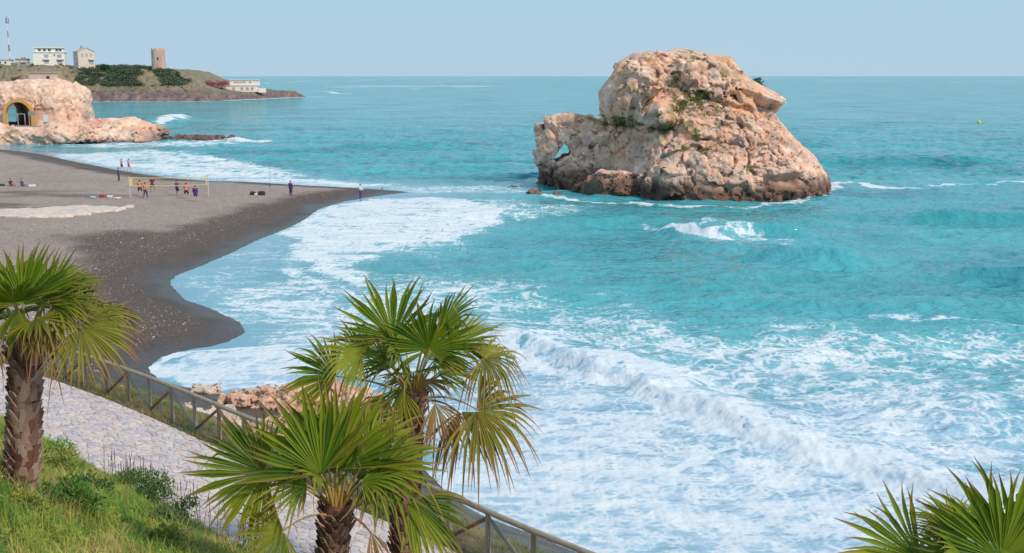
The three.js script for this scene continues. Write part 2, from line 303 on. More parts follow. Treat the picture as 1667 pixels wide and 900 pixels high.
const FOAM_AREAS = [   // outline on the water, density, soft edge
  [[[-20.7, -101.3], [-20.7, -110.3], [-20.4, -117.7], [-16.4, -125.4], [-9.6, -128.7], [-2.3, -122.3], [-0.2, -113.9], [-1.9, -101.3], [-3.9, -94.3], [-7.4, -91.5], [-11, -86.9], [-11.5, -81.7], [-10.6, -76.5], [-9.6, -72], [-11.2, -72], [-13.6, -76.5], [-16.7, -83], [-18.7, -90.8]], 0.98, 1.6],
  [[[-12.9, -72], [-9.9, -74.2], [-6, -79], [0.7, -74], [6.1, -66], [10.3, -58.6], [15.7, -60], [21.6, -61], [25.1, -60.2], [30.1, -58.6], [44, -56], [34, -20], [-2.3, -20], [-5.8, -42.2], [-9, -46.5], [-12, -51.6], [-14.1, -59.4]], 0.60, 5],
  [[[-3.2, -41], [1.8, -48.5], [4.6, -48.5], [8.7, -41.6], [14, -36.4], [24, -31], [30, -18], [-4, -20]], 0.74, 1.5],
  [[[-17.5, -51.1], [-17.7, -53.6], [-17, -55.3], [-11.5, -56.6], [-9.1, -54], [-8.1, -47.5], [-10.8, -47.4], [-12.3, -47.9], [-15, -47.8]], 0.82, 0.8],
  [[[-20, -66], [-17, -76], [-16.4, -81.7], [-11.2, -72], [-9.2, -56.6], [-13.5, -56.2], [-13.8, -59.4]], 0.70, 2.5],
  [[[-24.1, -76.5], [-23.2, -81.1], [-22.3, -90.8], [-20.5, -100], [-15, -84], [-14, -66], [-18, -65.1], [-20.9, -68.5]], 0.34, 2],
  [[[-85, -201], [-76.6, -201], [-71.6, -212.9], [-61.2, -205.9], [-40.6, -175.8], [-26.7, -152.3], [-17, -141.9], [-18.2, -138.7], [-26.5, -141.9], [-35.5, -146], [-41.1, -148.6], [-58.5, -165.3], [-71, -180.8]], 0.82, 3],
  [[[-19.2, -141.1], [-10.5, -141.5], [2.9, -142.5], [2.7, -133.5], [-9.9, -132.1], [-14.6, -134.2]], 0.62, 2],
  [[[-10.1, -125.4], [1.1, -124], [8.1, -116], [4.1, -110], [-0.8, -109], [-3.8, -90.8], [-6.4, -84.5], [-11, -86]], 0.62, 3],
  [[[-2, -62], [4, -58], [12, -48], [18, -42], [26, -38], [34, -36], [34, -48], [18, -54], [8, -62], [2, -68]], 0.68, 4],
  [[[-96, -226], [-80, -214], [-62, -222], [-54, -238], [-64, -248], [-80, -236]], 0.66, 4],
];
const FOAM_LINES = [   // line, half width, density
  [[[35.0, -128], [38, -135], [42.5, -143.5], [45.5, -143.5], [47.2, -139], [52, -136.5]], 1.5, 1.15],
  [[[1, -134], [6, -126], [11.2, -119.8], [24.1, -117.4], [34, -124], [38, -132]], 1.0, 0.85],
  [[[13.3, -98.6], [15.2, -96.8], [17, -94.8], [18.9, -92.6]], 0.75, 1.25],
  [[[12, -101], [15.5, -98.5], [18, -95.5], [20.5, -92.5], [24, -91]], 2.4, 0.5],
  [[[-103, -323], [-107.4, -350], [-112.3, -383.3]], 3.5, 1.2],
  [[[-70, -246.5], [-62.1, -243.5], [-52, -235]], 3, 1.2],
  [[[-235, -606], [-214.6, -605], [-199.4, -607], [-180, -606], [-165, -613]], 4, 0.9],
  [[[-163, -634], [-151, -677.9], [-146, -710], [-139, -733], [-122, -748]], 5, 1.1],
  [[[52.6, -140.2], [61.4, -143.9], [72, -146.5], [90, -149]], 0.8, 0.72],
  [[[-1.9, -35.4], [1.4, -35.5], [3.5, -36.2], [5.9, -37.5], [8.3, -40]], 0.28, 1.3],
  [[[-17.5, -50.9], [-17.6, -53.8], [-16.8, -55.0], [-13.9, -55.8], [-10.2, -56.6], [-8, -58]], 0.35, 1.2],
  [[[-66, -178], [-51, -169], [-36.3, -156], [-24, -145.5], [-14, -141]], 2.2, 1.15],
  [[[-17, -79.5], [-12.5, -71.5], [-8.8, -66.5]], 0.8, 0.85],
  [[[20, -63], [26, -61.5], [33, -60]], 0.7, 0.7],
];
const boxOf = P => { let a = 1e9, b = -1e9, c = 1e9, d = -1e9; for (const [x, z] of P) { a = Math.min(a, x); b = Math.max(b, x); c = Math.min(c, z); d = Math.max(d, z); } return [a - 9, b + 9, c - 9, d + 9]; };
for (const f of FOAM_AREAS) f.push(boxOf(f[0])); for (const f of FOAM_LINES) f.push(boxOf(f[0]));
const SURF = [[-20, -58], [-4, -60], [8, -54], [20, -48], [40, -44], [60, -36], [60, -10], [-22, -10]], SURF_BOX = [-60, 90, -75, 10];   // churned, air filled water inside the last breaker
const inBox = (b, x, z) => x > b[0] && x < b[1] && z > b[2] && z < b[3];
function foamDensity(x, z, d) {
  const wx = x + 1.3 * n2(x * 0.22, z * 0.22) + 0.5 * n2(x * 0.8, z * 0.8), wz = z + 1.3 * n2(x * 0.22 + 31, z * 0.22) + 0.5 * n2(x * 0.8 + 31, z * 0.8);
  let f = 0;
  for (const [P, k, e, b] of FOAM_AREAS) if (inBox(b, x, z)) f = Math.max(f, k * ss(-e, e, polySD(P, wx, wz)));
  for (const [P, w, k, b] of FOAM_LINES) if (inBox(b, x, z)) { const l = lineD(P, lerp(x, wx, clamp(w)), lerp(z, wz, clamp(w))), t = l.t / l.len, n = 0.7 + 0.5 * n2(l.t * 0.5 / Math.max(1, w), w * 9); f = Math.max(f, k * (1 - ss(w * 0.35 * n, w * 1.5 * n, l.d)) * ss(0, 0.06, t + 0.02) * (1 - ss(0.92, 1, t - 0.02))); }
  if (z > -66 && z < -24) { const l = lineD(BORE, wx, wz), v = -l.side * l.d, t = ss(0, 0.1, l.t / l.len); f = Math.max(f, t * (v < 0 && v > -0.8 ? 0.80 + 0.012 * l.t + 0.42 * n2(wx * 0.9, wz * 0.9) : v < 0 ? 1.25 * (1 - ss(0.8, 3.4, -v)) : 1.0 * (1 - ss(0.3, 5.5, v)))); }
  return f > 0.05 && f < 1 ? f + 0.2 * n2(x * 0.16 + 5, z * 0.34) + 0.1 * n2(x * 0.5, z * 0.9 + 3) : f;
}
function lace(x, z) {              // 0..1, low along the threads of a foam net
  const a = Math.abs(n2(x * 0.42 + 0.9 * n2(x * 0.3, z * 0.3), z * 0.55)), b = Math.abs(n2(x * 1.05 + 40 + 0.6 * n2(x * 0.9, z * 0.9), z * 1.3)), c = Math.abs(n2(x * 2.9, z * 3.3 + 11)), e = Math.abs(n2(x * 6.5 + 3, z * 7));
  return clamp(0.36 * a + 0.38 * b + 0.34 * c + 0.22 * e) * 1.55;
}
function seaSample(x, z, fine) {
  const d = shoreD(x, z);
  let f = foamDensity(x, z, d), l = fine ? lace(x, z) : lace(x * 0.45, z * 0.45);
  const foam = f > 0.02 ? ss(-0.17, 0.36, f - l) : 0;
  const patch = fbm2(x * 0.03, z * 0.05, 3), fleck = fbm2(x * 0.4, z * 0.8, 3);
  const surf = inBox(SURF_BOX, x, z) ? ss(-6, 8, polySD(SURF, x, z)) : 0;
  let c = mix3([0.045, 0.295, 0.345], [0.030, 0.215, 0.275], ss(0.0, 0.35, fbm2(x * 0.022 + 9, z * 0.05, 3)));
  c = mix3(c, [0.100, 0.450, 0.530], clamp(0.55 + patch * 1.5 + fleck * 0.6) * 0.65);
  c = mix3(c, [0.16, 0.36, 0.56], surf * 0.75);
  c = mix3(c, [0.16, 0.34, 0.46], 0.8 * ss(-16, -2, d));
  c = mix3(c, [0.20, 0.47, 0.56], clamp(f * 0.7));
  c = mix3(c, [0.40, 0.54, 0.69], 0.85 * ss(0.45, 0.75, f) * surf);   // milky, air filled water of the surf
  const white = mix3([0.76, 0.79, 0.83], [0.62, 0.69, 0.78], clamp(0.5 + 1.2 * fleck + 0.35 * surf));
  return { c: mix3(c, white, foam), foam, d };
}
function seaMaps(x0, z0, size, n, fine) {
  const cd = new Uint8Array(n * n * 4), rd = new Uint8Array(n * n * 4), bd = new Uint8Array(n * n * 4), px = size / n, q1 = fine ? 1 : 0.26;
  for (let j = 0; j < n; j++) for (let i = 0; i < n; i++) {
    const x = x0 + (i + 0.5) * px, z = -(z0 + (j + 0.5) * px), o = (j * n + i) * 4, s = seaSample(x, z, fine);
    for (let k = 0; k < 3; k++) cd[o + k] = 255 * enc(clamp(s.c[k])); cd[o + 3] = 255;
    const r = lerp(SEA_ROUGH, 0.85, s.foam); rd[o] = rd[o + 1] = rd[o + 2] = 255 * r; rd[o + 3] = 255;
    const X = x * q1, Z = z * q1, w = 0.6 * n2(X * 0.3, Z * 0.3), calm = clamp((-s.d - 1) / 9, 0.06);
    const chop = 0.5 * (1 - Math.abs(n2(X * 0.42 + w, Z * 0.95))) + 0.3 * (1 - Math.abs(n2(X * 1.0 - w, Z * 2.1))) + 0.14 * (1 - Math.abs(n2(X * 2.3, Z * 4.2))) + 0.06 * n2(X * 4.5, Z * 6), lump = 0.5 + 0.10 * s.foam * (n2(x * 2.3, z * 2.3) + 0.6 * n2(x * 5.1, z * 5.1) + 0.35 * n2(x * 11, z * 11));
    bd[o] = bd[o + 1] = bd[o + 2] = 255 * clamp(lerp(0.5 + (chop - 0.6) * calm, lump, 0.85 * s.foam)); bd[o + 3] = 255;
  }
  return [cd, rd, bd].map((q, k) => { const t = new THREE.DataTexture(q, n, n); t.magFilter = t.minFilter = THREE.LinearFilter; t.wrapS = t.wrapT = THREE.MirroredRepeatWrapping; if (!k) t.colorSpace = THREE.SRGBColorSpace; t.repeat.set(1 / size, 1 / size); t.offset.set(-x0 / size, -z0 / size); t.needsUpdate = true; return t; });
}
const SEA_ROUGH = 0.10, SPLIT = 150;
{
  const rows = [14]; while (rows[rows.length - 1] < 30000) { const d = rows[rows.length - 1]; let n = d + (d < 700 ? Math.max(0.2, d * d / 21000) : d * 0.06); if (d < SPLIT && n > SPLIT - 0.2) n = SPLIT; rows.push(n); }
  const at = rows.indexOf(SPLIT), step = rows.map((d, i) => Math.max(i ? d - rows[i - 1] : 0.2, d * 1.24 / 640));
  const half = d => 22 + 0.62 * d, yOf = off => (x, z, r) => -z > 900 ? 0 : waveH(x, z, shoreD(x, z), step[r + off]);
  const keep = (x, z) => shoreD(x, z) < 3 || z < -240;
  const [c1, r1, b1] = seaMaps(-48, 22, 128, 2048, true), [c2, r2, b2] = seaMaps(-300, 130, 680, 2048, false);
  const near = sheet(rows.slice(0, at + 1), 640, half, yOf(0), null, keep), farG = sheet(rows.slice(at), 640, half, yOf(at), null, keep);
  const spec = { ior: 1.33, specularIntensity: 1.0 };
  const sea = structure(mesh('sea', near, phys([1, 1, 1], 1, { map: c1, roughnessMap: r1, bumpMap: b1, bumpScale: 0.3, ...spec })), 'turquoise sea with foam lacing and a breaking wave near the path', 'sea');
  structure(mesh('sea', farG, phys([1, 1, 1], 1, { map: c2, roughnessMap: r2, bumpMap: b2, bumpScale: 2.2, ior: 1.33, specularIntensity: 0.3 })), 'open turquoise sea reaching to the horizon behind the rock', 'sea');
}

// ------------------------------------------------------------------ rocks
const rockBump = rep(grainTex, 3.1);
const rockMat = std([1, 1, 1], 0.92, { vertexColors: true }), rockFlat = std([1, 1, 1], 0.92, { vertexColors: true, flatShading: true });
function rockRelief(x, y, z, s = 1) {   // added to a distance field: tilted blocks, clefts, bedding, pits
  x /= s; y /= s; z /= s;
  let r = 0.7 * n3(x * 0.16, y * 0.16, z * 0.16) + 0.28 * n3(x * 0.4, y * 0.45, z * 0.4);
  const w = 0.4 * n3(x * 0.6, y * 0.6, z * 0.6), w2 = 0.3 * n3(x * 1.3 + 7, y * 1.3, z * 1.3);
  cell3(x * 0.30 + w, (y * 0.38 + x * 0.10) + w, z * 0.30 + w); r += 1.15 * (CELL[3] * CELL[6] + CELL[4] * CELL[7]) + 0.42 * (1 - ss(0, 0.10, CELL[1] - CELL[0])) + 0.25 * (CELL[2] - 0.5);
  cell3(x * 0.85 + w2, (y * 1.05 + x * 0.25) + w2, z * 0.85 - w2); r += 0.36 * (CELL[3] * CELL[6] + CELL[4] * CELL[7]) + 0.20 * (1 - ss(0, 0.12, CELL[1] - CELL[0])) + 0.10 * (CELL[2] - 0.5);
  cell3(x * 2.0 + w2, y * 2.3 + w, z * 2.0); r += 0.08 * (CELL[3] * CELL[6] + CELL[4] * CELL[7]);
  const bed = y * 1.1 + x * 0.32 + 0.8 * w + 0.5 * w2; r += 0.12 * Math.abs((bed - Math.floor(bed)) * 2 - 1) * (0.5 + n3(x * 0.2 + 3, y * 0.3, z * 0.2));
  const pit = n3(x * 1.5 + 20, y * 1.7, z * 1.5); r += 0.12 * ss(0.4, 0.62, pit) + 0.05 * n3(x * 3.6, y * 3.6, z * 3.6);
  const cr = Math.abs(n3(x * 0.26 + 0.3 * w2, y * 0.07 + 0.1 * x * 0.26, z * 0.26)); r += 1.0 * (1 - ss(0, 0.06, cr)) * ss(-0.1, 0.3, n3(x * 0.1, y * 0.1 + 5, z * 0.1));   // long upright cracks
  return r * s;
}
const smin = (a, b, k) => { const h = clamp(0.5 + 0.5 * (b - a) / k); return lerp(b, a, h) - k * h * (1 - h); };
const smax = (a, b, k) => -smin(-a, -b, k);

// --- the island rock with its arch
{
  const kx = 0.0772, M = P => P.map(([a, b]) => [(a - 833.5) * kx, 0.3 + (303 - b) * 0.0765]);
  const BODY = M([[873, 345], [873, 285], [877, 250], [872, 225], [876, 204], [890, 194], [912, 186], [935, 183], [960, 185], [978, 194], [1000, 187], [1040, 152], [1100, 135], [1180, 148], [1247, 176], [1266, 199], [1285, 219], [1300, 230], [1328, 246], [1343, 263], [1355, 280], [1357, 345]]);
  const CAP = M([[986, 199], [976, 176], [973, 150], [986, 130], [998, 113], [1010, 97], [1030, 86], [1050, 85], [1075, 86], [1095, 81], [1120, 83], [1150, 92], [1179, 97], [1192, 112], [1214, 130], [1234, 141], [1254, 151], [1264, 159], [1261, 168], [1247, 183], [1200, 171], [1150, 159], [1100, 150], [1062, 144], [1036, 162], [1021, 187], [1003, 200]]);
  const HOLE = M([[920, 233], [929, 246], [928, 253], [920, 256], [906, 264], [902, 260], [911, 246]]);
  const lo = [0.5, -1.4, -158], hi = [43.5, 19.2, -117], c = 0.175;
  const nx = Math.ceil((hi[0] - lo[0]) / c) + 1, ny = Math.ceil((hi[1] - lo[1]) / c) + 1;
  const T = [BODY, CAP, HOLE].map(P => { const a = new Float32Array(nx * ny); for (let j = 0; j < ny; j++) for (let i = 0; i < nx; i++) a[j * nx + i] = polySD(P, lo[0] + i * c, lo[1] + j * c); return a; });
  const blob = (x, y, z, p, r) => (Math.hypot((x - p[0]) / r[0], (y - p[1]) / r[1], (z - p[2]) / r[2]) - 1) * Math.min(...r);
  const puff = (d, R, t, q) => { if (d <= 0) return 1.5 * Math.hypot(d, q * 0.3); const k = 1 - Math.min(d / R, 1); return 0.55 * (Math.abs(q) - t * Math.sqrt(1 - k * k)); };
  const field = (x, y, z, i, j) => {
    const o = j * nx + i, b = T[0][o], k = T[1][o];
    const zc = -139.5 - 4 * ss(12, 2, x) - 5.5 * ss(31, 41, x);
    const tb = lerp(3.0, 17.5 - 0.62 * clamp(y, 0, 14), ss(8.5, 19, x)) * lerp(1, 0.78, ss(30, 41, x));
    let f = puff(b, 5.0, tb, z - zc);
    f = smin(f, puff(k, 4.2, 9.6 - 0.1 * clamp(y - 10, 0, 8), z + 137.5), 1.4);
    if (f > 4 || f < -3.4) return f;
    f = smin(f, blob(x, y, z, [8.2, 0.8, -136.5], [2.7, 2.1, 3]), 0.6);           // boulders at the foot of the arch
    f = smin(f, blob(x, y, z, [12.6, 0.3, -130.5], [3.4, 2.8, 3]), 0.5);
    f = smin(f, blob(x, y, z, [23.6, 0.0, -125.4], [5.4, 5.6, 4.6]), 0.9);          // buttresses above the water
    f = smin(f, blob(x, y, z, [29.5, -0.4, -126.8], [4.8, 4.4, 4.2]), 0.8);
    f = smin(f, blob(x, y, z, [21.5, 9.6, -131.5], [7.5, 3.6, 4.6]), 1.0);
    f = smin(f, blob(x, y, z, [21.6, 13.0, -133], [4.6, 2.7, 5.2]), 1.0);
    f = smin(f, blob(x, y, z, [15.2, 12.6, -129.8], [3.4, 3.2, 2.6]), 1.2);
    f = smin(f, blob(x, y, z, [16.8, 10.6, -127.6], [2.2, 3.0, 2.4]), 0.9);
    f = smin(f, blob(x, y, z, [4.9, 5.5, -142.5], [1.9, 3.0, 2.0]), 0.7);           // bulging head of the arch leg
    f = smin(f, blob(x, y, z, [28.6, 9.6, -136.5], [3.4, 2.2, 5.5]), 1.2);
    f += rockRelief(x, y, z) * lerp(1, 0.55, ss(26, 31, x) * ss(7, 10, y));
    f = smax(f, T[2][o] + 0.25 * n3(x, y, z) + 0.05, 0.15);                          // see-through gap
    f = smax(f, -blob(x, y, z, [12.0, 4.7, -128.2], [1.15, 0.75, 2.6]), 0.15);        // hollow
    f = smax(f, -blob(x, y + 0.25 * (z + 124), z, [16.4, 0.6, -122.8], [0.75, 3.1, 3.6]), 0.2); // dark cleft at the water
    f = smax(f, -blob(x, y, z, [31.8, 2.4, -123.2], [3.6, 1.0, 2.0]), 0.25);          // undercut
    f = smax(f, -blob(x, y, z, [19.6, 11.4, -126.8], [4.2, 0.5, 1.5]), 0.3);         // ledge under the cap
    f = smax(f, -blob(x, y - 0.26 * (27 - x), z, [27, 10.2, -128.2], [4.6, 0.36, 2.0]), 0.25);
    f = smax(f, -blob(x, y, z, [13.9, 9.4, -126.6], [0.7, 2.6, 2.0]), 0.3);
    return f;
  };
  const g = keepLargest(surfaceNets(field, lo, hi, c));
  const probe = (x, y, z) => { const i = clamp(Math.round((x - lo[0]) / c), 0, nx - 1), j = clamp(Math.round((y - lo[1]) / c), 0, ny - 1); return field(x, y, z, i, j); };
  orient(g, probe);
  paint(g, (x, y, z) => {
    const a = fbm3(x * 0.22, y * 0.3, z * 0.22, 4), b = fbm3(x * 0.7 + 9, y * 1.1, z * 0.7, 4), s = fbm3(x * 2.6, y * 2.6, z * 2.6, 3);
    let q = mix3([0.62, 0.365, 0.27], [0.80, 0.57, 0.46], clamp(0.5 + 1.7 * b));
    q = mix3(q, [0.70, 0.36, 0.18], clamp(0.15 + 2.0 * a + 0.35 * ss(18, 11, x) * ss(8, 11, y)) * clamp((y - 2) / 7) * 0.85);           // ochre staining higher up
    q = mix3(q, [0.45, 0.31, 0.27], clamp(0.9 * ss(0.05, 0.4, fbm3(x * 0.35 - 7, y * 0.4, z * 0.35, 3))));
    q = mix3(q, [0.46, 0.36, 0.30], 0.7 * ss(-0.05, 0.15, b + 0.5 * s) * ss(0, 0.2, fbm3(x * 0.3 + 2, y * 0.3, z * 0.3, 3)));
    q = mix3(q, [0.125, 0.062, 0.046], 0.93 * ss(2.9, 1.3, y + 1.3 * fbm3(x * 0.5, y * 0.2, z * 0.5, 3) - 0.5 * ss(15, 8, x)));   // weed and tide stain
    const v = fbm3(x * 0.55 + 3, y * 0.8, z * 0.55, 4), green = ss(0.10, 0.28, v) * clamp((y - 4.5) / 2) * (0.35 + 0.65 * ss(6, 1, Math.abs(x - 21)));
    q = mix3(q, [0.19, 0.19, 0.055], green * 0.85);
    const k = 1 + 0.5 * s; return [q[0] * k, q[1] * k, q[2] * k];
  });
  g.deleteAttribute('normal'); tag(mesh('rock_island', g, rockFlat), 'large pinkish limestone rock with a small arch standing in the sea', 'rock');
  globalThis.ISLAND = { probe };
}
// --- loose rocks awash beside the island
function looseRock(name, x, y, z, r, s, pal, label, grp) {
  const sd = s * 17.3, f = (a, b, c) => (Math.hypot(a / r[0], b / r[1], c / r[2]) - 1) * Math.min(...r) + 0.4 * Math.min(...r) * (n3(a * 0.7 / r[1] + sd, b * 0.9 / r[1], c * 0.7 / r[1]) + 0.5 * n3(a * 2 / r[1], b * 2.2 / r[1] + sd, c * 2 / r[1]) + 0.2 * n3(a * 5 / r[1], b * 5 / r[1] + sd, c * 5 / r[1])) + 0.75 * rockRelief(a + sd, b, c, Math.min(0.5, Math.min(...r) * 0.42));
  const m = r.map(v => v * 1.5), g = orient(surfaceNets(f, [-m[0], -m[1], -m[2]], m, Math.max(0.04, Math.min(...r) / 14)), f);
  paint(g, (a, b, c) => { const t = fbm3(a * 1.3 + sd, b * 2.2, c * 1.3, 4), k = 1 + 0.5 * fbm3(a * 5 + sd, b * 5, c * 5, 3), q = mix3(pal[0], pal[1], clamp(0.5 + 1.2 * t)); return [q[0] * k, q[1] * k, q[2] * k]; });
  const o = mesh(name, g, rockMat); o.position.set(x, y, z); return tag(o, label, 'rock', grp);
}
const WETROCK = [[0.15, 0.095, 0.075], [0.27, 0.16, 0.115]], PINK = [[0.50, 0.27, 0.185], [0.62, 0.42, 0.32]], PALE = [[0.52, 0.42, 0.36], [0.64, 0.54, 0.47]];
looseRock('sea_rock', 2.6, 0.05, -131.5, [1.05, 0.6, 0.8], 1, WETROCK, 'round wet brown rock awash at left of the rock island');
looseRock('sea_rock', 5.3, -0.05, -130.2, [0.6, 0.5, 0.6], 2, WETROCK, 'small wet rock between the round one and the arch');
looseRock('sea_rock', 0.2, -0.1, -138.5, [0.7, 0.35, 0.6], 3, WETROCK, 'low dark rock farthest left of the rock island');
looseRock('boulder', -13.7, 0.05, -47.6, [0.75, 0.36, 0.5], 4, PALE, 'pale flat boulder in the wash behind the railing');
looseRock('boulder', -17.2, 0.5, -45.6, [0.6, 0.42, 0.5], 5, PALE, 'pale boulder on the sand behind the left railing posts');
looseRock('boulder', -20.3, 0.8, -45.0, [0.8, 0.5, 0.6], 6, PALE, 'pale boulder seen below the left palm leaf');
looseRock('boulder', -18.7, 0.7, -43.6, [0.55, 0.4, 0.5], 7, PINK, 'small pink boulder between two pale boulders on the sand');
looseRock('shore_rock', -9.2, 0.3, -45.4, [3.2, 0.7, 1.0], 8, PINK, 'long low pink rock ledge at the water edge behind the railing');
looseRock('shore_rock', -8.0, 1.0, -37.6, [1.5, 1.0, 1.3], 9, PINK, 'rounded pink rock just below the railing beside the palms');
looseRock('shore_rock', -5.0, 0.5, -39.2, [1.3, 1.1, 1.3], 10, PINK, 'pink rock behind the two palms at the water');
looseRock('shore_rock', -6.4, 0.4, -42.6, [1.5, 0.8, 1.1], 11, PINK, 'pink rock between the long ledge and the palms');
looseRock('shore_rock', -11.4, 1.0, -38.9, [1.5, 0.9, 1.1], 12, PALE, 'pale rock on the dark sand below the railing');

looseRock('rock_spit', -68.5, 0.25, -243.6, [8.2, 0.85, 1.7], 13, [[0.12, 0.075, 0.07], [0.22, 0.14, 0.125]], 'low dark rock spit running into the surf from the tunnel headland');
// --- pale flat outcrop on the beach
{
  const P = [[-52, -107], [-47.6, -109.5], [-44.1, -111.4], [-38.6, -110.5], [-40, -106.5], [-42.3, -102.3], [-52, -103.7]];
  const f = (x, y, z) => { const s = -polySD(P, x, z) + 1.1 * fbm2(x * 0.5, z * 0.9, 3) - 0.4 + 1.3 * Math.abs(n2(x * 0.16, z * 0.75)); return Math.max(s * 0.4, y - 0.16) + 0.12 * fbm3(x * 1.2, y * 2, z * 1.2, 3); };
  const g = orient(surfaceNets(f, [-54, -0.4, -113], [-36, 0.5, -100], 0.14), f);
  paint(g, (x, y, z) => { const k = 1 + 0.45 * fbm2(x * 2, z * 3, 4), q = mix3([0.56, 0.44, 0.39], [0.70, 0.58, 0.53], clamp(0.5 + fbm2(x * 0.5, z * 0.5, 3))); return [q[0] * k, q[1] * k, q[2] * k]; });
  const o = mesh('rock_shelf', g, rockMat); o.position.y = 0.86; tag(o, 'flat pale pink rock shelf lying across the dry sand', 'rock');
}

// --- headland with the road tunnel
const TUN = { x: -105.9, z: -239, floor: 3.35, r: 2.65, spring: 5.75, lean: -0.605 };   // the bore runs back and to the left
{
  const bx = (x, y, z, c, h, r) => { const a = Math.abs(x - c[0]) - h[0] + r, b = Math.abs(y - c[1]) - h[1] + r, e = Math.abs(z - c[2]) - h[2] + r; return Math.hypot(Math.max(a, 0), Math.max(b, 0), Math.max(e, 0)) + Math.min(Math.max(a, b, e), 0) - r; };
  const ell = (x, y, z, p, r) => (Math.hypot((x - p[0]) / r[0], (y - p[1]) / r[1], (z - p[2]) / r[2]) - 1) * Math.min(...r);
  const field = (x, y, z) => {
    let f = bx(x, y, z, [-118, 4.8, -250.2], [20.5, 7.4, 11.5], 3.4);
    f = smin(f, ell(x, y, z, [-106, 8, -249], [8, 5.2, 9.5]), 1.5);
    f = smin(f, ell(x, y, z, [-102.3, 6, -250], [6.2, 6, 9]), 2);
    f = smin(f, bx(x, y, z, [-117, 0.7, -240.3], [24.5, 3.0, 9.3], 0.9), 0.5);
    f = smin(f, bx(x, y, z, [-103, 0.7, -230.6], [9, 2.2, 2.6], 1.6), 1.0);
    f = smin(f, ell(x, y, z, [-94, 1.6, -233], [6, 3.0, 6]), 1.2);
    f = smin(f, ell(x, y, z, [-86.5, 1.6, -243], [9.4, 3.4, 6.5]), 1.2);
    f = smin(f, ell(x, y, z, [-82.5, 0.2, -236], [7.2, 2.5, 5.4]), 1.0);
    if (f > 3 || f < -3) { if (f > 3) return f; } else f += rockRelief(x, y, z, 0.8) * (y < 4 && z < -234 && x < -94 && y > 2.4 ? 0.3 : 0.9);
    const cx = TUN.x - (TUN.z - z) * -TUN.lean * 1.0, ax = x - cx;
    const hole = Math.max(y < TUN.spring ? Math.abs(ax) - TUN.r : Math.hypot(ax, y - TUN.spring) - TUN.r, TUN.floor - y);
    f = Math.max(f, -hole);
    const apron = bx(x, y, z, [-112, 5.2, -236.2], [17, 1.85, 3.0], 0.1); f = Math.max(f, -apron);
    return f;
  };
  const g = orient(keepLargest(surfaceNets(field, [-142, -1.2, -264], [-54, 15.6, -225], 0.42)), field);
  paint(g, (x, y, z) => {
    const a = fbm3(x * 0.16, y * 0.25, z * 0.16, 4), b = fbm3(x * 0.5 + 9, y * 0.8, z * 0.5, 4), s = fbm3(x * 1.4, y * 1.4, z * 1.4, 3);
    let q = mix3([0.66, 0.43, 0.33], [0.78, 0.60, 0.49], clamp(0.5 + 1.3 * b));
    q = mix3(q, [0.62, 0.29, 0.19], clamp(0.32 + 1.7 * a) * 0.7 * lerp(0.5, 1.2, ss(-98, -92, x)) * ss(-72, -78, x));
    q = mix3(q, [0.16, 0.12, 0.12], Math.max(ss(-79, -75, x), ss(0.9, 0.3, y + 0.6 * a) * ss(-100, -90, x)));
    q = mix3(q, [0.19, 0.18, 0.06], ss(0.12, 0.3, fbm3(x * 0.3 + 5, y * 0.4, z * 0.3, 3)) * ss(12.2, 13.2, y) * 0.9);
    q = mix3(q, [0.20, 0.17, 0.075], ss(0.1, 0.32, fbm3(x * 0.33 + 1, y * 0.4, z * 0.33, 3)) * ss(4.5, 2.6, y) * ss(1.2, 2.2, y) * ss(-88, -98, x) * 0.85);
    const k = 1 + 0.5 * s; return [q[0] * k, q[1] * k, q[2] * k];
  });
  g.deleteAttribute('normal'); tag(mesh('tunnel_headland', g, rockFlat), 'pink rock headland pierced by a road tunnel at the beach end', 'headland');
}
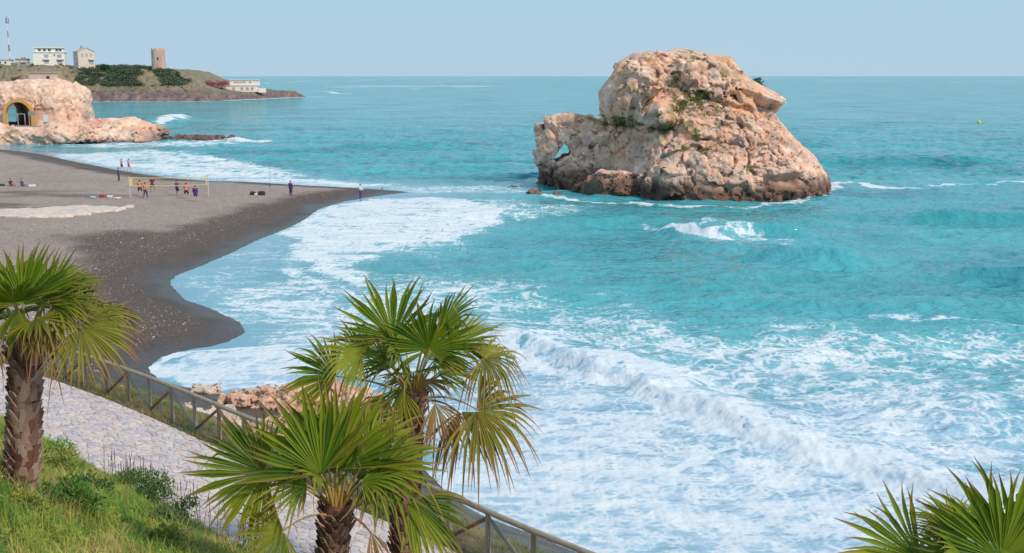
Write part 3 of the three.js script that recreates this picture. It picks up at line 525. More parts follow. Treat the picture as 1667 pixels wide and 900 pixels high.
{ // portal and things in front of it
  const p = group('tunnel_portal', TUN.x, TUN.floor, TUN.z + 0.9);
  tag(p, 'yellow painted arch round the mouth of the dark tunnel', 'arch');
  const R = 3.3, r = 2.68, h = TUN.spring - TUN.floor, s = new THREE.Shape();
  s.moveTo(-R, -0.1); s.lineTo(-R, h); s.absarc(0, h, R, Math.PI, 0, true); s.lineTo(R, -0.1); s.lineTo(r, -0.1); s.lineTo(r, h); s.absarc(0, h, r, 0, Math.PI, false); s.lineTo(-r, -0.1);
  const yel = std([0.58, 0.34, 0.11], 0.9), g = new THREE.ExtrudeGeometry(s, { depth: 0.7, bevelEnabled: false, curveSegments: 18 }); g.translate(0, 0, -0.35);
  mesh('arch_ring', g, yel, p);
  mesh('buttress', box(0.9, 2.4, 0.9, 3.35, 1.1, 0.25), yel, p);
  const road = structure(mesh('promenade_road', box(34, 0.16, 4.9, -111, TUN.floor - 0.02, -236.7), std([0.30, 0.26, 0.24], 0.9)), 'narrow road leading along the ledge into the tunnel', 'road');
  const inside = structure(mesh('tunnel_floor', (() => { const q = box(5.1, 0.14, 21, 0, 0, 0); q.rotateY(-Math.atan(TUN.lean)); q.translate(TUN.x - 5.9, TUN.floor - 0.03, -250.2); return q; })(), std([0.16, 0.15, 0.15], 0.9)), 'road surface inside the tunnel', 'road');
  const gate = group('gate_frame', -104.6, TUN.floor + 0.06, -236.3); tag(gate, 'grey metal gate frame standing in front of the tunnel mouth', 'gate');
  const gm = std([0.42, 0.44, 0.47], 0.5, { metalness: 0.4 });
  mesh('gate_post', box(0.14, 2.5, 0.14, -0.75, 1.25), gm, gate); mesh('gate_post', box(0.14, 2.5, 0.14, 0.75, 1.25), gm, gate); mesh('crossbar', box(1.64, 0.14, 0.12, 0, 2.57), gm, gate);
  const sign = group('notice_board', -101.6, TUN.floor + 0.06, -234.6); tag(sign, 'grey notice board on two legs right of the yellow arch', 'sign');
  mesh('board', box(1.5, 0.85, 0.1, 0, 2.7), std([0.24, 0.24, 0.27], 0.6), sign); mesh('leg', box(0.09, 2.4, 0.09, -0.6, 1.1, 0), gm, sign); mesh('leg', box(0.09, 2.4, 0.09, 0.6, 1.1, 0), gm, sign);
  const sg = group('information_panel', -98.6, TUN.floor + 0.06, -234.4); tag(sg, 'upright white and green information panel right of the notice board', 'sign');
  mesh('panel', box(1.05, 1.5, 0.14, 0, 1.72), std([0.62, 0.66, 0.70], 0.6), sg); mesh('panel_foot', box(1.05, 0.5, 0.16, 0, 0.7), std([0.16, 0.30, 0.24], 0.6), sg); mesh('leg', box(0.8, 0.5, 0.1, 0, 0.22), gm, sg);
  const hut = group('concrete_hut', -107, 11.9, -255); tag(hut, 'small flat roofed concrete hut on top of the tunnel headland', 'hut');
  mesh('wall', box(5.2, 2.6, 3.6, 0, 1.3), std([0.58, 0.47, 0.40], 0.9), hut); mesh('roof', box(5.6, 0.4, 4.0, 0, 2.8), std([0.36, 0.32, 0.30], 0.9), hut); mesh('window', box(0.7, 0.6, 0.12, 1.7, 1.7, 1.8), std([0.05, 0.05, 0.06], 0.3), hut);
  const wall = tag(mesh('low_wall', box(6.2, 0.9, 0.5, -117.5, 12.3, -246), std([0.46, 0.40, 0.35], 0.9)), 'low stone wall on the headland at the left edge', 'wall');
}

// ------------------------------------------------------------------ leaf clumps for shrubs and scrub
function clump(n, R, leaf, flat = 0.8, sd = 1) {      // many small leaf faces spread through a volume
  seed = 1000 + sd * 77; const pos = [], idx = [];
  for (let i = 0; i < n; i++) {
    const a = rr(0, 6.283), c = rr(-0.35, 1), q = R * Math.pow(rnd(), 0.33) * (0.8 + 0.35 * n2(a * 1.2 + sd, c * 2)), s = Math.sqrt(Math.max(0, 1 - c * c));
    const p = V(q * s * Math.cos(a), q * c * flat, q * s * Math.sin(a)), d = V(rr(-1, 1), rr(-0.4, 1), rr(-1, 1)).add(p.clone().multiplyScalar(1 / R)).normalize(), w = V(rr(-1, 1), rr(-1, 1), rr(-1, 1)).cross(d).normalize();
    const L = leaf * rr(0.7, 1.3), k = pos.length / 3, m = p.clone().addScaledVector(d, L * 0.5), e = p.clone().addScaledVector(d, L);
    for (const v of [p, m.clone().addScaledVector(w, L * 0.24), e, m.clone().addScaledVector(w, -L * 0.24)]) pos.push(v.x, v.y, v.z);
    idx.push(k, k + 1, k + 2, k, k + 2, k + 3);
  }
  return geoFrom(pos, idx);
}
const leafMat = (c, t = 0.25) => phys(c, 0.8, { transmission: t, thickness: 0, side: THREE.DoubleSide });
function instanced(name, geo, mat, list, colors) {     // list of [x, y, z, scale, ry, sy?]
  const m = shade(new THREE.InstancedMesh(geo, mat, list.length)), o = new THREE.Object3D(); m.name = numbered(name);
  list.forEach((p, i) => { o.position.set(p[0], p[1], p[2]); o.rotation.set(p[6] || 0, p[4] || 0, p[7] || 0); o.scale.set(p[3], p[3] * (p[5] || 1), p[3]); o.updateMatrix(); m.setMatrixAt(i, o.matrix); if (colors) m.setColorAt(i, lin(...colors[i])); });
  scene.add(m); return m;
}

// ------------------------------------------------------------------ far headland
const COAST = [[-380, -592], [-297, -602], [-255, -606], [-231, -612], [-200, -611], [-171, -615], [-165, -640], [-154, -680], [-149, -708], [-143, -730], [-136, -738], [-142, -755], [-170, -775], [-380, -800]];
function ridge(x) { const K = [[-380, 20], [-297, 20], [-262, 19.6], [-243, 18.2], [-215, 17.8], [-202, 16.3], [-192, 12], [-182, 7.6], [-160, 6.3], [-145, 3.4], [-118, 0.4]]; for (let i = 1; i < K.length; i++) if (x < K[i][0]) return lerp(K[i - 1][1], K[i][1], clamp((x - K[i - 1][0]) / (K[i][0] - K[i - 1][0]))); return 0.4; }
function farH(x, z) {
  const d = polySD(COAST, x, z); if (d < 0) return Math.max(-3, d * 0.5);
  const r = ridge(x), low = Math.min(3.6, r);
  return low * ss(0, 8, d + 2 * n2(x * 0.15, z * 0.15)) + (r - low) * ss(6, 36, d) + 1.1 * Math.abs(n2(x * 0.33 + 4, z * 0.33)) * ss(0.5, 3, d) * ss(16, 6, d) + (0.5 * n2(x * 0.2, z * 0.2) + 0.35 * Math.abs(n2(x * 0.5, z * 0.5))) * ss(1, 10, d) * clamp(r / 8);
}
{
  const x0 = -375, x1 = -108, z0 = -585, z1 = -805, nx = 230, nz = 130, pos = [], col = [], idx = [], uv = [];
  for (let j = 0; j <= nz; j++) for (let i = 0; i <= nx; i++) {
    const x = lerp(x0, x1, i / nx), z = lerp(z0, z1, j / nz), y = farH(x, z); pos.push(x, y, z); uv.push(x, z);
    const a = fbm2(x * 0.06, z * 0.06, 4), b = fbm2(x * 0.25, z * 0.25, 3);
    let c = mix3([0.11, 0.075, 0.08], [0.23, 0.155, 0.14], clamp(0.5 + 1.5 * b));
    c = mix3(c, mix3([0.165, 0.155, 0.09], [0.25, 0.19, 0.13], clamp(0.5 + 1.6 * a)), ss(4.4, 7.2, y + 3 * b + (x > -180 ? 1.8 : 0)));
    const k = 1 + 0.5 * n2(x * 0.8, z * 0.8); col.push(c[0] * k, c[1] * k, c[2] * k);
  }
  for (let j = 0; j < nz; j++) for (let i = 0; i < nx; i++) { const a = j * (nx + 1) + i, b = a + 1, c = a + nx + 1, e = c + 1; idx.push(a, b, c, b, e, c); }
  structure(mesh('far_headland', geoFrom(pos, idx, col, uv), rockMat), 'low headland with brown rocks and scrub across the bay', 'headland');
  // scrub reads as one mass at this distance
  seed = 51; const list = [], cols = [];
  for (let i = 0; i < 1500 && list.length < 900; i++) { const x = rr(-246, -190), z = rr(-622, -660), d = polySD(COAST, x, z); const y = farH(x, z); if (y < 8.5 || d < 12 || fbm2(x * 0.05, z * 0.05, 2) < -0.28) continue; if (x < -230 && rnd() < 0.5) continue; list.push([x, y + 0.2, z, rr(0.7, 1.6), rr(0, 6), rr(0.6, 1.0)]); const k = rr(0.75, 1.3); cols.push([0.115 * k, 0.165 * k, 0.10 * k]); }
  for (let i = 0; i < 130; i++) { const x = rr(-345, -176), z = rr(-618, -650), y = farH(x, z); if (y < 5) continue; list.push([x, y + 0.1, z, rr(0.4, 0.9), rr(0, 6), 0.7]); const k = rr(0.8, 1.3); cols.push([0.10 * k, 0.13 * k, 0.07 * k]); }
  for (let i = 0; i < 26; i++) { const x = rr(-186, -158), z = -676 + (x + 186) * -0.9 + rr(-2, 2), y = farH(x, z); list.push([x, y, z, rr(0.5, 1.0), rr(0, 6), 0.7]); cols.push([0.08, 0.13, 0.07]); }
  stuff(instanced('headland_scrub', clump(90, 1.5, 0.8, 0.85, 3), leafMat([1, 1, 1], 0.15), list, cols), 'dark green scrub covering the far headland below the tower', 'scrub');
}
const WHITE = std([0.80, 0.76, 0.70], 0.85), CREAM = std([0.66, 0.58, 0.49], 0.9), GREYW = std([0.34, 0.36, 0.40], 0.9), DARKGLASS = std([0.06, 0.07, 0.09], 0.25), TERRA = std([0.42, 0.25, 0.18], 0.9), PINKW = std([0.62, 0.42, 0.36], 0.9);
function building(name, x, z, ry, label) { const g = group(name, x, farH(x, z) - 0.4, z, ry); return tag(g, label, 'building'); }
function windows(g, xs, y, w, h, z, mat = DARKGLASS) { for (const x of xs) { const m = mesh('window', box(w, h, 0.16, x, y, z), mat, g); mesh('sill', box(w + 0.3, 0.12, 0.34, x, y - h / 2 - 0.08, z + 0.04), WHITE, m); } }
{
  let b = building('apartment_block', -267.5, -648, 0.28, 'white three storey apartment block with flat roof on the far headland');
  mesh('wall', box(17, 7.6, 9, 0, 4.0), WHITE, b); mesh('upper_storey', box(15.2, 2.3, 7.6, 0.2, 9.1, -0.2), WHITE, b); mesh('floor_slab', box(17.9, 0.35, 10, 0, 7.9), WHITE, b); mesh('roof', box(16.6, 0.45, 9.2, 0, 10.5), WHITE, b);
  windows(b, [-4.9, -2.2, 0.4, 4.4, 6.2], 9.1, 1.5, 1.1, 3.62); windows(b, [-1.4, 5.6], 5.6, 2.4, 1.9, 4.52, GREYW); windows(b, [-1.4, 5.6], 2.6, 2.4, 1.7, 4.52, GREYW); windows(b, [3.0], 6.3, 0.8, 0.8, 4.52);
  mesh('balcony', box(3.6, 0.9, 1.2, 6.3, 4.1, 5.05), WHITE, b); mesh('balcony', box(3.4, 0.9, 1.2, -1.4, 4.1, 5.05), WHITE, b);
  b = building('gabled_house', -246.2, -644, 0.72, 'tall cream gabled house right of the white apartment block');
  const s = new THREE.Shape(); s.moveTo(-4.8, 0); s.lineTo(4.8, 0); s.lineTo(4.8, 9.2); s.lineTo(0, 11.4); s.lineTo(-4.8, 9.2); s.closePath();
  const hg = new THREE.ExtrudeGeometry(s, { depth: 7.5, bevelEnabled: false }); hg.translate(0, 0, -3.75); mesh('wall', hg, CREAM, b);
  for (const k of [-1, 1]) { const r = box(5.5, 0.25, 8.1, 0, 0, 0); r.rotateZ(k * -0.43); r.translate(k * 2.45, 10.55, 0); mesh('roof', r, std([0.52, 0.47, 0.42], 0.9), b); }
  mesh('chimney', box(1.3, 1.6, 1.3, -0.6, 12.0, -0.6), GREYW, b);
  windows(b, [-2.4, 0.2, 2.6], 7.6, 1.0, 1.5, 3.78, GREYW); windows(b, [2.6], 3.6, 2.2, 1.8, 3.78, GREYW);
  for (const y of [2.5, 5.4, 8]) mesh('window', box(0.16, 1.5, 1.4, -4.82, y, 0.6), GREYW, b);
  mesh('balcony', box(3.0, 0.8, 1.1, 2.6, 5.1, 4.3), CREAM, b);
  b = building('villa', -167, -690, 0.1, 'long white two storey villa near the tip of the far headland');
  mesh('wall', box(21, 3.8, 9, -1, 2.2), WHITE, b); mesh('upper_storey', box(17.4, 3.4, 7.6, 1.6, 5.7), WHITE, b); mesh('roof', box(18.4, 0.4, 8.6, 1.6, 7.6), WHITE, b); mesh('terrace_wall', box(21.6, 0.5, 9.6, -1, 4.25), std([0.70, 0.55, 0.48], 0.9), b); mesh('annex', box(4.2, 2.6, 5, 12, 1.2), WHITE, b);
  windows(b, [-3.6, -1.8, 0, 1.8, 5.4], 6.3, 1.3, 0.55, 3.83, std([0.30, 0.22, 0.22], 0.6)); windows(b, [-4.6, 0.4, 3.6, 6.6], 2.4, 1.7, 1.5, 4.53, GREYW);
  b = building('low_house', -277.5, -650.5, 0.2, 'low pink house with tiled roof left of the white apartment block'); mesh('wall', box(6.6, 3.2, 5, -6.6, 1.9), PINKW, b); mesh('roof', box(7.2, 0.5, 5.6, -6.6, 3.7), TERRA, b); windows(b, [-7.6, -5.4], 2.1, 0.9, 1.0, 2.52);
  b = building('low_house', -294, -646, 0.1, 'low grey and white house at the left edge beside the mast'); mesh('wall', box(8, 3.0, 6, 1.0, 1.6), WHITE, b); mesh('roof', box(8.6, 0.5, 6.5, 1.0, 3.3), GREYW, b); mesh('carport', box(5.2, 1.4, 4, 7.8, 1.0), std([0.15, 0.28, 0.26], 0.7), b); windows(b, [-0.6, 2.4], 1.9, 1.1, 1.0, 3.02);
  b = building('low_house', -281, -640, 0.15, 'small flat roofed outbuilding in front of the apartment block'); mesh('wall', box(6, 2.2, 4, 1.6, 1.1), GREYW, b); mesh('roof', box(6.5, 0.35, 4.5, 1.6, 2.35), WHITE, b); mesh('window', box(2.6, 0.8, 0.1, 1.6, 1.3, 2.02), DARKGLASS, b);
  // watchtower
  const tw = group('watchtower', -205.4, farH(-205.4, -650) - 0.5, -650); tag(tw, 'round weathered brown stone watchtower on the far headland', 'tower');
  const R = [[4.25, 0], [4.05, 3], [3.85, 7], [3.75, 11.2], [3.7, 13.2], [3.1, 13.3], [3.0, 11.8]].map(p => new THREE.Vector2(p[0], p[1])), tg = new THREE.LatheGeometry(R, 40);
  const P = tg.attributes.position; for (let i = 0; i < P.count; i++) { const x = P.getX(i), y = P.getY(i), z = P.getZ(i), a = Math.atan2(x, z), k = 1 + 0.035 * n3(Math.cos(a) * 3, y * 0.7, Math.sin(a) * 3); P.setXYZ(i, x * k, y + (y > 11 ? 0.7 * n2(Math.cos(a) * 2 + 4, Math.sin(a) * 2) : 0), z * k); }
  tg.computeVertexNormals(); paint(tg, (x, y, z) => { const t = fbm3(x * 0.6, y * 0.5, z * 0.6, 3), c = mix3([0.47, 0.29, 0.23], [0.60, 0.45, 0.38], clamp(0.5 + 1.4 * t + (y < 2.6 ? 0.5 : 0))); return c; });
  mesh('tower_wall', tg, rockMat, tw); mesh('doorway', box(0.9, 1.7, 0.3, 0.8, 7.4, 3.72), std([0.07, 0.06, 0.06], 0.9), tw);
  tag(mesh('ruined_wall', (() => { const g = new THREE.BoxGeometry(13, 2.4, 1.6, 26, 5, 2), q = g.attributes.position; for (let i = 0; i < q.count; i++) q.setXYZ(i, q.getX(i), q.getY(i) + (q.getY(i) > 0.9 ? 0.9 * n2(q.getX(i) * 0.6, 3) - 0.07 * q.getX(i) : 0), q.getZ(i) + 0.3 * n3(q.getX(i), q.getY(i), 4)); g.computeVertexNormals(); paint(g, (x, y) => mix3([0.34, 0.25, 0.22], [0.44, 0.34, 0.29], clamp(0.5 + n2(x, y)))); g.translate(-194.5, farH(-196, -650) + 0.2, -650); return g; })(), rockMat), 'broken stone wall running right from the watchtower', 'wall');
  // mast
  const my = farH(-292, -650) - 0.3, ms = group('radio_mast', -291.6, my, -650); tag(ms, 'red and white radio mast at the left edge of the headland', 'mast');
  for (let k = 0; k < 6; k++) mesh('mast_section', rod(V(0, k * 3.9, 0), V(0, k * 3.9 + 3.9, 0), 0.5 - k * 0.045, 0.46 - k * 0.045, 10), k % 2 ? std([0.70, 0.68, 0.68], 0.6) : k > 3 ? std([0.24, 0.25, 0.34], 0.6) : std([0.42, 0.10, 0.13], 0.6), ms);
  mesh('mast_section', rod(V(0, 23.4, 0), V(0, 28, 0), 0.2, 0.16, 8), std([0.24, 0.25, 0.34], 0.6), ms);
  for (let k = 0; k < 3; k++) mesh('antenna', box(0.45, 2.9, 0.35, Math.sin(k * 2.094) * 0.85, 25.2, Math.cos(k * 2.094) * 0.85), std([0.28, 0.29, 0.38], 0.6), ms);
  mesh('antenna_ring', new THREE.TorusGeometry(0.8, 0.12, 6, 16).rotateX(Math.PI / 2).translate(0, 24.4, 0), std([0.24, 0.25, 0.34], 0.6), ms);
}
function tree(name, x, y, z, h, R, c, sd, label, cat = 'tree') {
  const t = group(name, x, y, z); tag(t, label, cat);
  mesh('trunk', rod(V(0, -0.3, 0), V(R * 0.1, h * 0.7, 0), R * 0.13, R * 0.07, 7), std([0.14, 0.10, 0.07], 0.9), t);
  const a = clump(150, R, R * 0.42, 0.8, sd), b = clump(110, R * 0.75, R * 0.4, 0.8, sd + 1); a.translate(0, h * 0.72, 0); b.translate(R * 0.55, h * 0.6, R * 0.2); mesh('crown', mergeGeometries([a, b]), leafMat(c, 0.15), t); return t;
}
tree('headland_tree', -284.5, farH(-284.5, -652) - 0.1, -652, 4.0, 1.9, [0.05, 0.10, 0.07], 11, 'dark green tree between the mast and the pink house');
tree('headland_tree', -296.5, farH(-296, -641) - 0.1, -641, 3.0, 1.7, [0.06, 0.09, 0.09], 12, 'dark tree at the left edge in front of the low grey house');
tree('headland_tree', -234, farH(-234, -642) - 0.1, -642, 3.0, 2.6, [0.045, 0.095, 0.06], 13, 'low dark tree between the gabled house and the watchtower');
tree('headland_tree', -193.5, farH(-193.5, -646) - 0.1, -646, 3.6, 1.3, [0.06, 0.085, 0.06], 14, 'small dark tree beside the broken wall right of the tower');
{ // flowering hedge by the villa
  const g = []; for (let k = 0; k < 6; k++) { const c = clump(140, 1.9, 0.6, 0.95, 30 + k); c.translate(k * 1.7, 1.2 + 0.3 * (k % 2), 0.4 * (k % 3)); g.push(c); }
  const o = mesh('flowering_hedge', mergeGeometries(g), leafMat([0.40, 0.08, 0.15], 0.2)); o.scale.setScalar(1.5); o.position.set(-187.5, farH(-182, -682) - 0.3, -682); tag(o, 'magenta flowering hedge left of the white villa', 'hedge');
}

// ------------------------------------------------------------------ plants on the island rock
{
  const { probe } = globalThis.ISLAND, list = [], cols = []; seed = 77;
  const front = (x, y) => { for (let z = -117.5; z > -150; z -= 0.1) if (probe(x, y, z) < 0) return z; return null; };
  const top = (x, z) => { for (let y = 19; y > 0; y -= 0.1) if (probe(x, y, z) < 0) return y; return null; };
  for (const [px, py, n, s] of [[12.9, 8.7, 40, 1.0], [13.8, 8.2, 14, 0.7], [17.6, 8.1, 28, 0.9], [18.2, 8.6, 9, 0.6], [14.6, 10.4, 10, 0.5], [21.4, 11.5, 40, 1.0], [20.3, 10.9, 22, 0.9], [23.4, 11.0, 14, 0.7], [24.4, 10.2, 9, 0.6], [17.3, 12.8, 9, 0.5], [20.4, 5.7, 8, 0.4], [21.5, 5.6, 18, 0.6], [21.0, 4.5, 5, 0.4], [23.1, 3.5, 8, 0.4], [26.4, 3.6, 18, 0.6], [25.7, 2.3, 9, 0.5], [15.0, 5.7, 5, 0.4], [27.8, 9.2, 8, 0.4], [29.2, 8.8, 4, 0.3], [22.0, 7.0, 8, 0.5], [29.5, 6.2, 10, 0.6], [33, 4.6, 8, 0.5], [31, 8.0, 8, 0.4], [24.0, 8.6, 12, 0.6], [26, 13.4, 8, 0.5], [18.8, 15.2, 8, 0.5], [14.2, 14.4, 6, 0.4], [35.5, 3.4, 6, 0.4]])
    for (let k = 0; k < n; k++) { const x = px + rr(-1.3, 1.3) * s * 1.3, y = py + rr(-0.7, 0.7) * s, z = front(x, y); if (z === null) continue; list.push([x, y - 0.12, z - 0.05, rr(0.5, 1.05) * s, rr(0, 6), rr(0.6, 1)]); const g = rnd(), q = rr(0.8, 1.3); cols.push(g < 0.5 ? [0.11 * q, 0.14 * q, 0.03 * q] : g < 0.8 ? [0.20 * q, 0.17 * q, 0.04 * q] : [0.05 * q, 0.10 * q, 0.04 * q]); }
  stuff(instanced('ledge_plants', clump(70, 0.75, 0.26, 0.8, 5), leafMat([1, 1, 1], 0.15), list, cols), 'low green plants growing on the ledges of the rock island', 'plants');
  const shrub = (x, z, s, c, label, sd) => { const y = top(x, z); const o = mesh('rock_shrub', clump(120, s, s * 0.42, 0.85, sd), leafMat(c, 0.15)); o.position.set(x, y - 0.1, z); tag(o, label, 'shrub'); };
  shrub(30.3, -137.5, 0.95, [0.05, 0.10, 0.06], 'dark bush on the right shoulder of the rock island', 41);
  shrub(3.9, -143.4, 0.5, [0.03, 0.06, 0.05], 'small dark shrub on top of the arch leg', 42);
  shrub(7.0, -142.5, 0.45, [0.03, 0.055, 0.05], 'left one of two dark shrubs above the arch gap', 43);
  shrub(8.0, -142.3, 0.45, [0.03, 0.055, 0.05], 'right one of two dark shrubs above the arch gap', 44);
  shrub(36.2, -142.5, 0.6, [0.10, 0.12, 0.03], 'olive shrub on the right slope of the rock island', 45);
}

// ------------------------------------------------------------------ paved path
const railAt = s => { let L = 0; for (let i = 1; i < RAIL.length; i++) { const a = RAIL[i - 1], b = RAIL[i], l = Math.hypot(b[0] - a[0], b[1] - a[1]); if (s <= L + l || i === RAIL.length - 1) { const t = (s - L) / l; return [lerp(a[0], b[0], t), lerp(a[1], b[1], t), (b[0] - a[0]) / l, (b[1] - a[1]) / l]; } L += l; } };
{
  const W0 = 0.34, W1 = 3.36, pos = [], idx = [], uv = []; let n = 0;
  for (let s = 10; s < 104; s += 0.8) { const [x, z, dx, dz] = railAt(s); for (const u of [W0 - 0.02, W1 + 0.02]) { pos.push(x - dz * u, PATH_Y - 0.115, z + dx * u); uv.push(x - dz * u, z + dx * u); } n++; }
  for (let i = 0; i < n - 1; i++) { const a = i * 2; idx.push(a, a + 1, a + 2, a + 1, a + 3, a + 2); }
  const g = geoFrom(pos, idx, null, uv); if (g.attributes.normal.getY(0) < 0) { const q = g.index.array; for (let i = 0; i < q.length; i += 3) { const t = q[i + 1]; q[i + 1] = q[i + 2]; q[i + 2] = t; } g.computeVertexNormals(); }
  const path = structure(mesh('promenade_path', g, std([0.48, 0.41, 0.39], 0.95, { bumpMap: rep(grainTex, 0.8), bumpScale: 0.01 })), 'stone paved path curving along the wooden railing', 'path');
  // stones: cells round scattered points
  seed = 301; const S = 0.185, pts = new Map(), key = (i, j) => i + ',' + j, get = (i, j) => { const k = key(i, j); if (!pts.has(k)) pts.set(k, [(i + 0.5 + 0.46 * (hash3(i, j, 1, 7) * 2 - 1)) * S * 1.25, (j + 0.5 + 0.46 * (hash3(i, j, 2, 7) * 2 - 1)) * S * 0.9]); return pts.get(k); };
  const clip = (P, nx, nz, c) => { const o = []; for (let i = 0; i < P.length; i++) { const a = P[i], b = P[(i + 1) % P.length], da = a[0] * nx + a[1] * nz - c, db = b[0] * nx + b[1] * nz - c; if (da <= 0) o.push(a); if ((da < 0) !== (db < 0)) { const t = da / (da - db); o.push([lerp(a[0], b[0], t), lerp(a[1], b[1], t)]); } } return o; };
  const tones = [[0.58, 0.50, 0.51], [0.63, 0.54, 0.54], [0.53, 0.48, 0.53], [0.63, 0.50, 0.47], [0.55, 0.51, 0.56], [0.68, 0.60, 0.58], [0.46, 0.40, 0.42], [0.60, 0.54, 0.51]];
  const mats = tones.map(c => std(c, 0.85, { bumpMap: rep(grainTex, 0.7), bumpScale: 0.008 }));
  const stones = [], cs = Math.cos(0.5), sn = Math.sin(0.5);
  for (let i = -165; i < 115; i++) for (let j = -315; j < 25; j++) {
    const q = get(i, j), X = q[0] * cs - q[1] * sn, Z = q[0] * sn + q[1] * cs;
    if (Z > -9 || Z < -46 || Math.abs(X) > 4 + 0.56 * -Z) continue;
    const u = railU(X, Z); if (u < W0 - 0.12 || u > W1 + 0.12) continue;
    let P = [[q[0] - 1, q[1] - 1], [q[0] + 1, q[1] - 1], [q[0] + 1, q[1] + 1], [q[0] - 1, q[1] + 1]];
    for (let a = -2; a < 3; a++) for (let b = -2; b < 3; b++) { if (!a && !b) continue; const r = get(i + a, j + b), dx = r[0] - q[0], dz = r[1] - q[1], L = Math.hypot(dx, dz); P = clip(P, dx / L, dz / L, ((r[0] * r[0] + r[1] * r[1]) - (q[0] * q[0] + q[1] * q[1])) / 2 / L - 0.011); }
    P = P.map(p => [p[0] * cs - p[1] * sn, p[0] * sn + p[1] * cs]);
    const e = 0.05, gx = (railU(X + e, Z) - railU(X - e, Z)) / (2 * e), gz = (railU(X, Z + e) - railU(X, Z - e)) / (2 * e), base = u - gx * X - gz * Z;
    P = clip(P, gx, gz, W1 - base); P = clip(P, -gx, -gz, -(W0 - base)); if (P.length < 3) continue;
    let A = 0, cx = 0, cz = 0; for (let k = 0; k < P.length; k++) { const a = P[k], b = P[(k + 1) % P.length]; A += a[0] * b[1] - a[1] * b[0]; cx += a[0] / P.length; cz += a[1] / P.length; } if (Math.abs(A) < 0.008) continue;
    const top = PATH_Y - 0.095 + rr(-0.008, 0.008), m = P.length, v = [], id = [];
    const ring = (s, y) => P.forEach(p => v.push(cx + (p[0] - cx) * s, y, cz + (p[1] - cz) * s)); ring(1, PATH_Y - 0.135); ring(0.99, top - 0.008); ring(0.93, top); v.push(cx, top, cz);
    for (let r = 0; r < 2; r++) for (let k = 0; k < m; k++) { const a = r * m + k, b = r * m + (k + 1) % m, c = a + m, d = b + m; A > 0 ? id.push(a, c, b, b, c, d) : id.push(a, b, c, b, d, c); }
    for (let k = 0; k < m; k++) { const a = 2 * m + k, b = 2 * m + (k + 1) % m; A > 0 ? id.push(a, 3 * m, b) : id.push(a, b, 3 * m); }
    const uvs = []; for (let k = 0; k < v.length; k += 3) uvs.push(v[k], v[k + 2]);
    const seen = Math.abs(X) < 0.47 * -Z && Z < -20.5; stones.push({ g: geoFrom(v, id, null, uvs), t: Math.floor(rnd() * 8), area: Math.abs(A) * (seen ? 1 : 0.01) / (Z * Z * -Z) });
  }
  stones.sort((a, b) => b.area - a.area);
  stones.slice(0, 300).forEach(s => mesh('paving_stone', s.g, mats[s.t], path));
  for (let t = 0; t < 8; t++) { const r = stones.slice(300).filter(s => s.t === t).map(s => s.g); if (r.length) { const o = mesh('paving_stones', mergeGeometries(r), mats[t], path); o.userData.kind = 'stuff'; } }
}

// ------------------------------------------------------------------ wooden railing
const woodTex = dataTex(256, 256, (i, j) => { const x = i / 256 * 8, y = j / 256 * 8, v = 0.74 + 0.2 * tn2(x * 5, y * 0.5, 40, 4) + 0.12 * tn2(x * 14, y * 2, 112, 16); return [v, v * 0.99, v * 0.97]; }, true);
{
  const wood = [[0.58, 0.47, 0.37], [0.66, 0.56, 0.47], [0.52, 0.40, 0.30]].map(c => std(c, 0.85, { map: woodTex, bumpMap: woodTex, bumpScale: 0.006 })), rust = std([0.44, 0.24, 0.13], 0.85, { map: woodTex });
  seed = 88; const [x0, z0] = railAt(0); const r = group('wooden_railing', -14.74, PATH_Y - 0.12, -35.2); tag(r, 'weathered wooden post and rail fence with diagonal braces along the path', 'railing');
  let s0 = 0; { let b = 1e9; for (let s = 0; s < 110; s += 0.02) { const [x, z] = railAt(s), d = Math.hypot(x + 0.49, z + 21.45); if (d < b) { b = d; s0 = s; } } }
  const sp = 1.33, N = 30, M = 8, L = k => { const [x, z] = railAt(s0 + k * sp); return V(x + 14.74, 0, z + 35.2); };
  const P = {}; for (let k = -N; k <= M; k++) P[k] = L(k);
  for (let k = -N; k <= M; k++) {
    const p = P[k], j = V(rr(-0.012, 0.012), 0, rr(-0.012, 0.012));
    mesh('post', rod(V(p.x, -0.35, p.z), V(p.x + j.x, 1.0, p.z + j.z), 0.062, 0.056, 10), wood[Math.floor(rnd() * 3)], r);
    if (k < M) { const q = P[k + 1], t = (m, y) => V(m.x, y, m.z); 
      mesh('brace', (k & 1) === 0 ? rod(t(p, 0.93), t(q, 0.06), 0.042, 0.042, 8) : rod(t(p, 0.06), t(q, 0.93), 0.042, 0.042, 8), (k & 1) === 0 ? wood[1] : rust, r); }
    if (k < M && (k & 1) === 0) { const q = P[k + 2] || P[k + 1], a = V(p.x, 1.045 + rr(-0.008, 0.008), p.z), b = V(q.x, 1.045, q.z), m = P[k + 1].clone().setY(1.045); for (const [s, e] of [[a, m], [m, b]]) mesh('rail', rod(s, e, 0.064, 0.064, 12), wood[1], r); }
  }
  // wire netting on the nearest bays
  const wire = []; for (let k = -2; k < M; k++) { const p = P[k], q = P[k + 1], d = q.clone().sub(p); for (let t = -0.75; t < 1; t += 0.055) for (const s of [1, -1]) { let a = t, b = t + 0.75, ya = 0.05, yb = 1.0; if (a < 0) { ya = 0.05 + (0 - a) / 0.75 * 0.95; a = 0; } if (b > 1) { yb = 0.05 + (1 - t) / 0.75 * 0.95; b = 1; } const A = p.clone().addScaledVector(d, s > 0 ? a : 1 - a).setY(ya), B = p.clone().addScaledVector(d, s > 0 ? b : 1 - b).setY(yb); if (A.distanceTo(B) < 0.05) continue; wire.push(rod(A, B, 0.0016, 0.0016, 3)); } }
  const wn = mesh('wire_netting', mergeGeometries(wire), std([0.40, 0.42, 0.44], 0.45, { metalness: 0.7 }), r); wn.userData.kind = 'stuff';
}

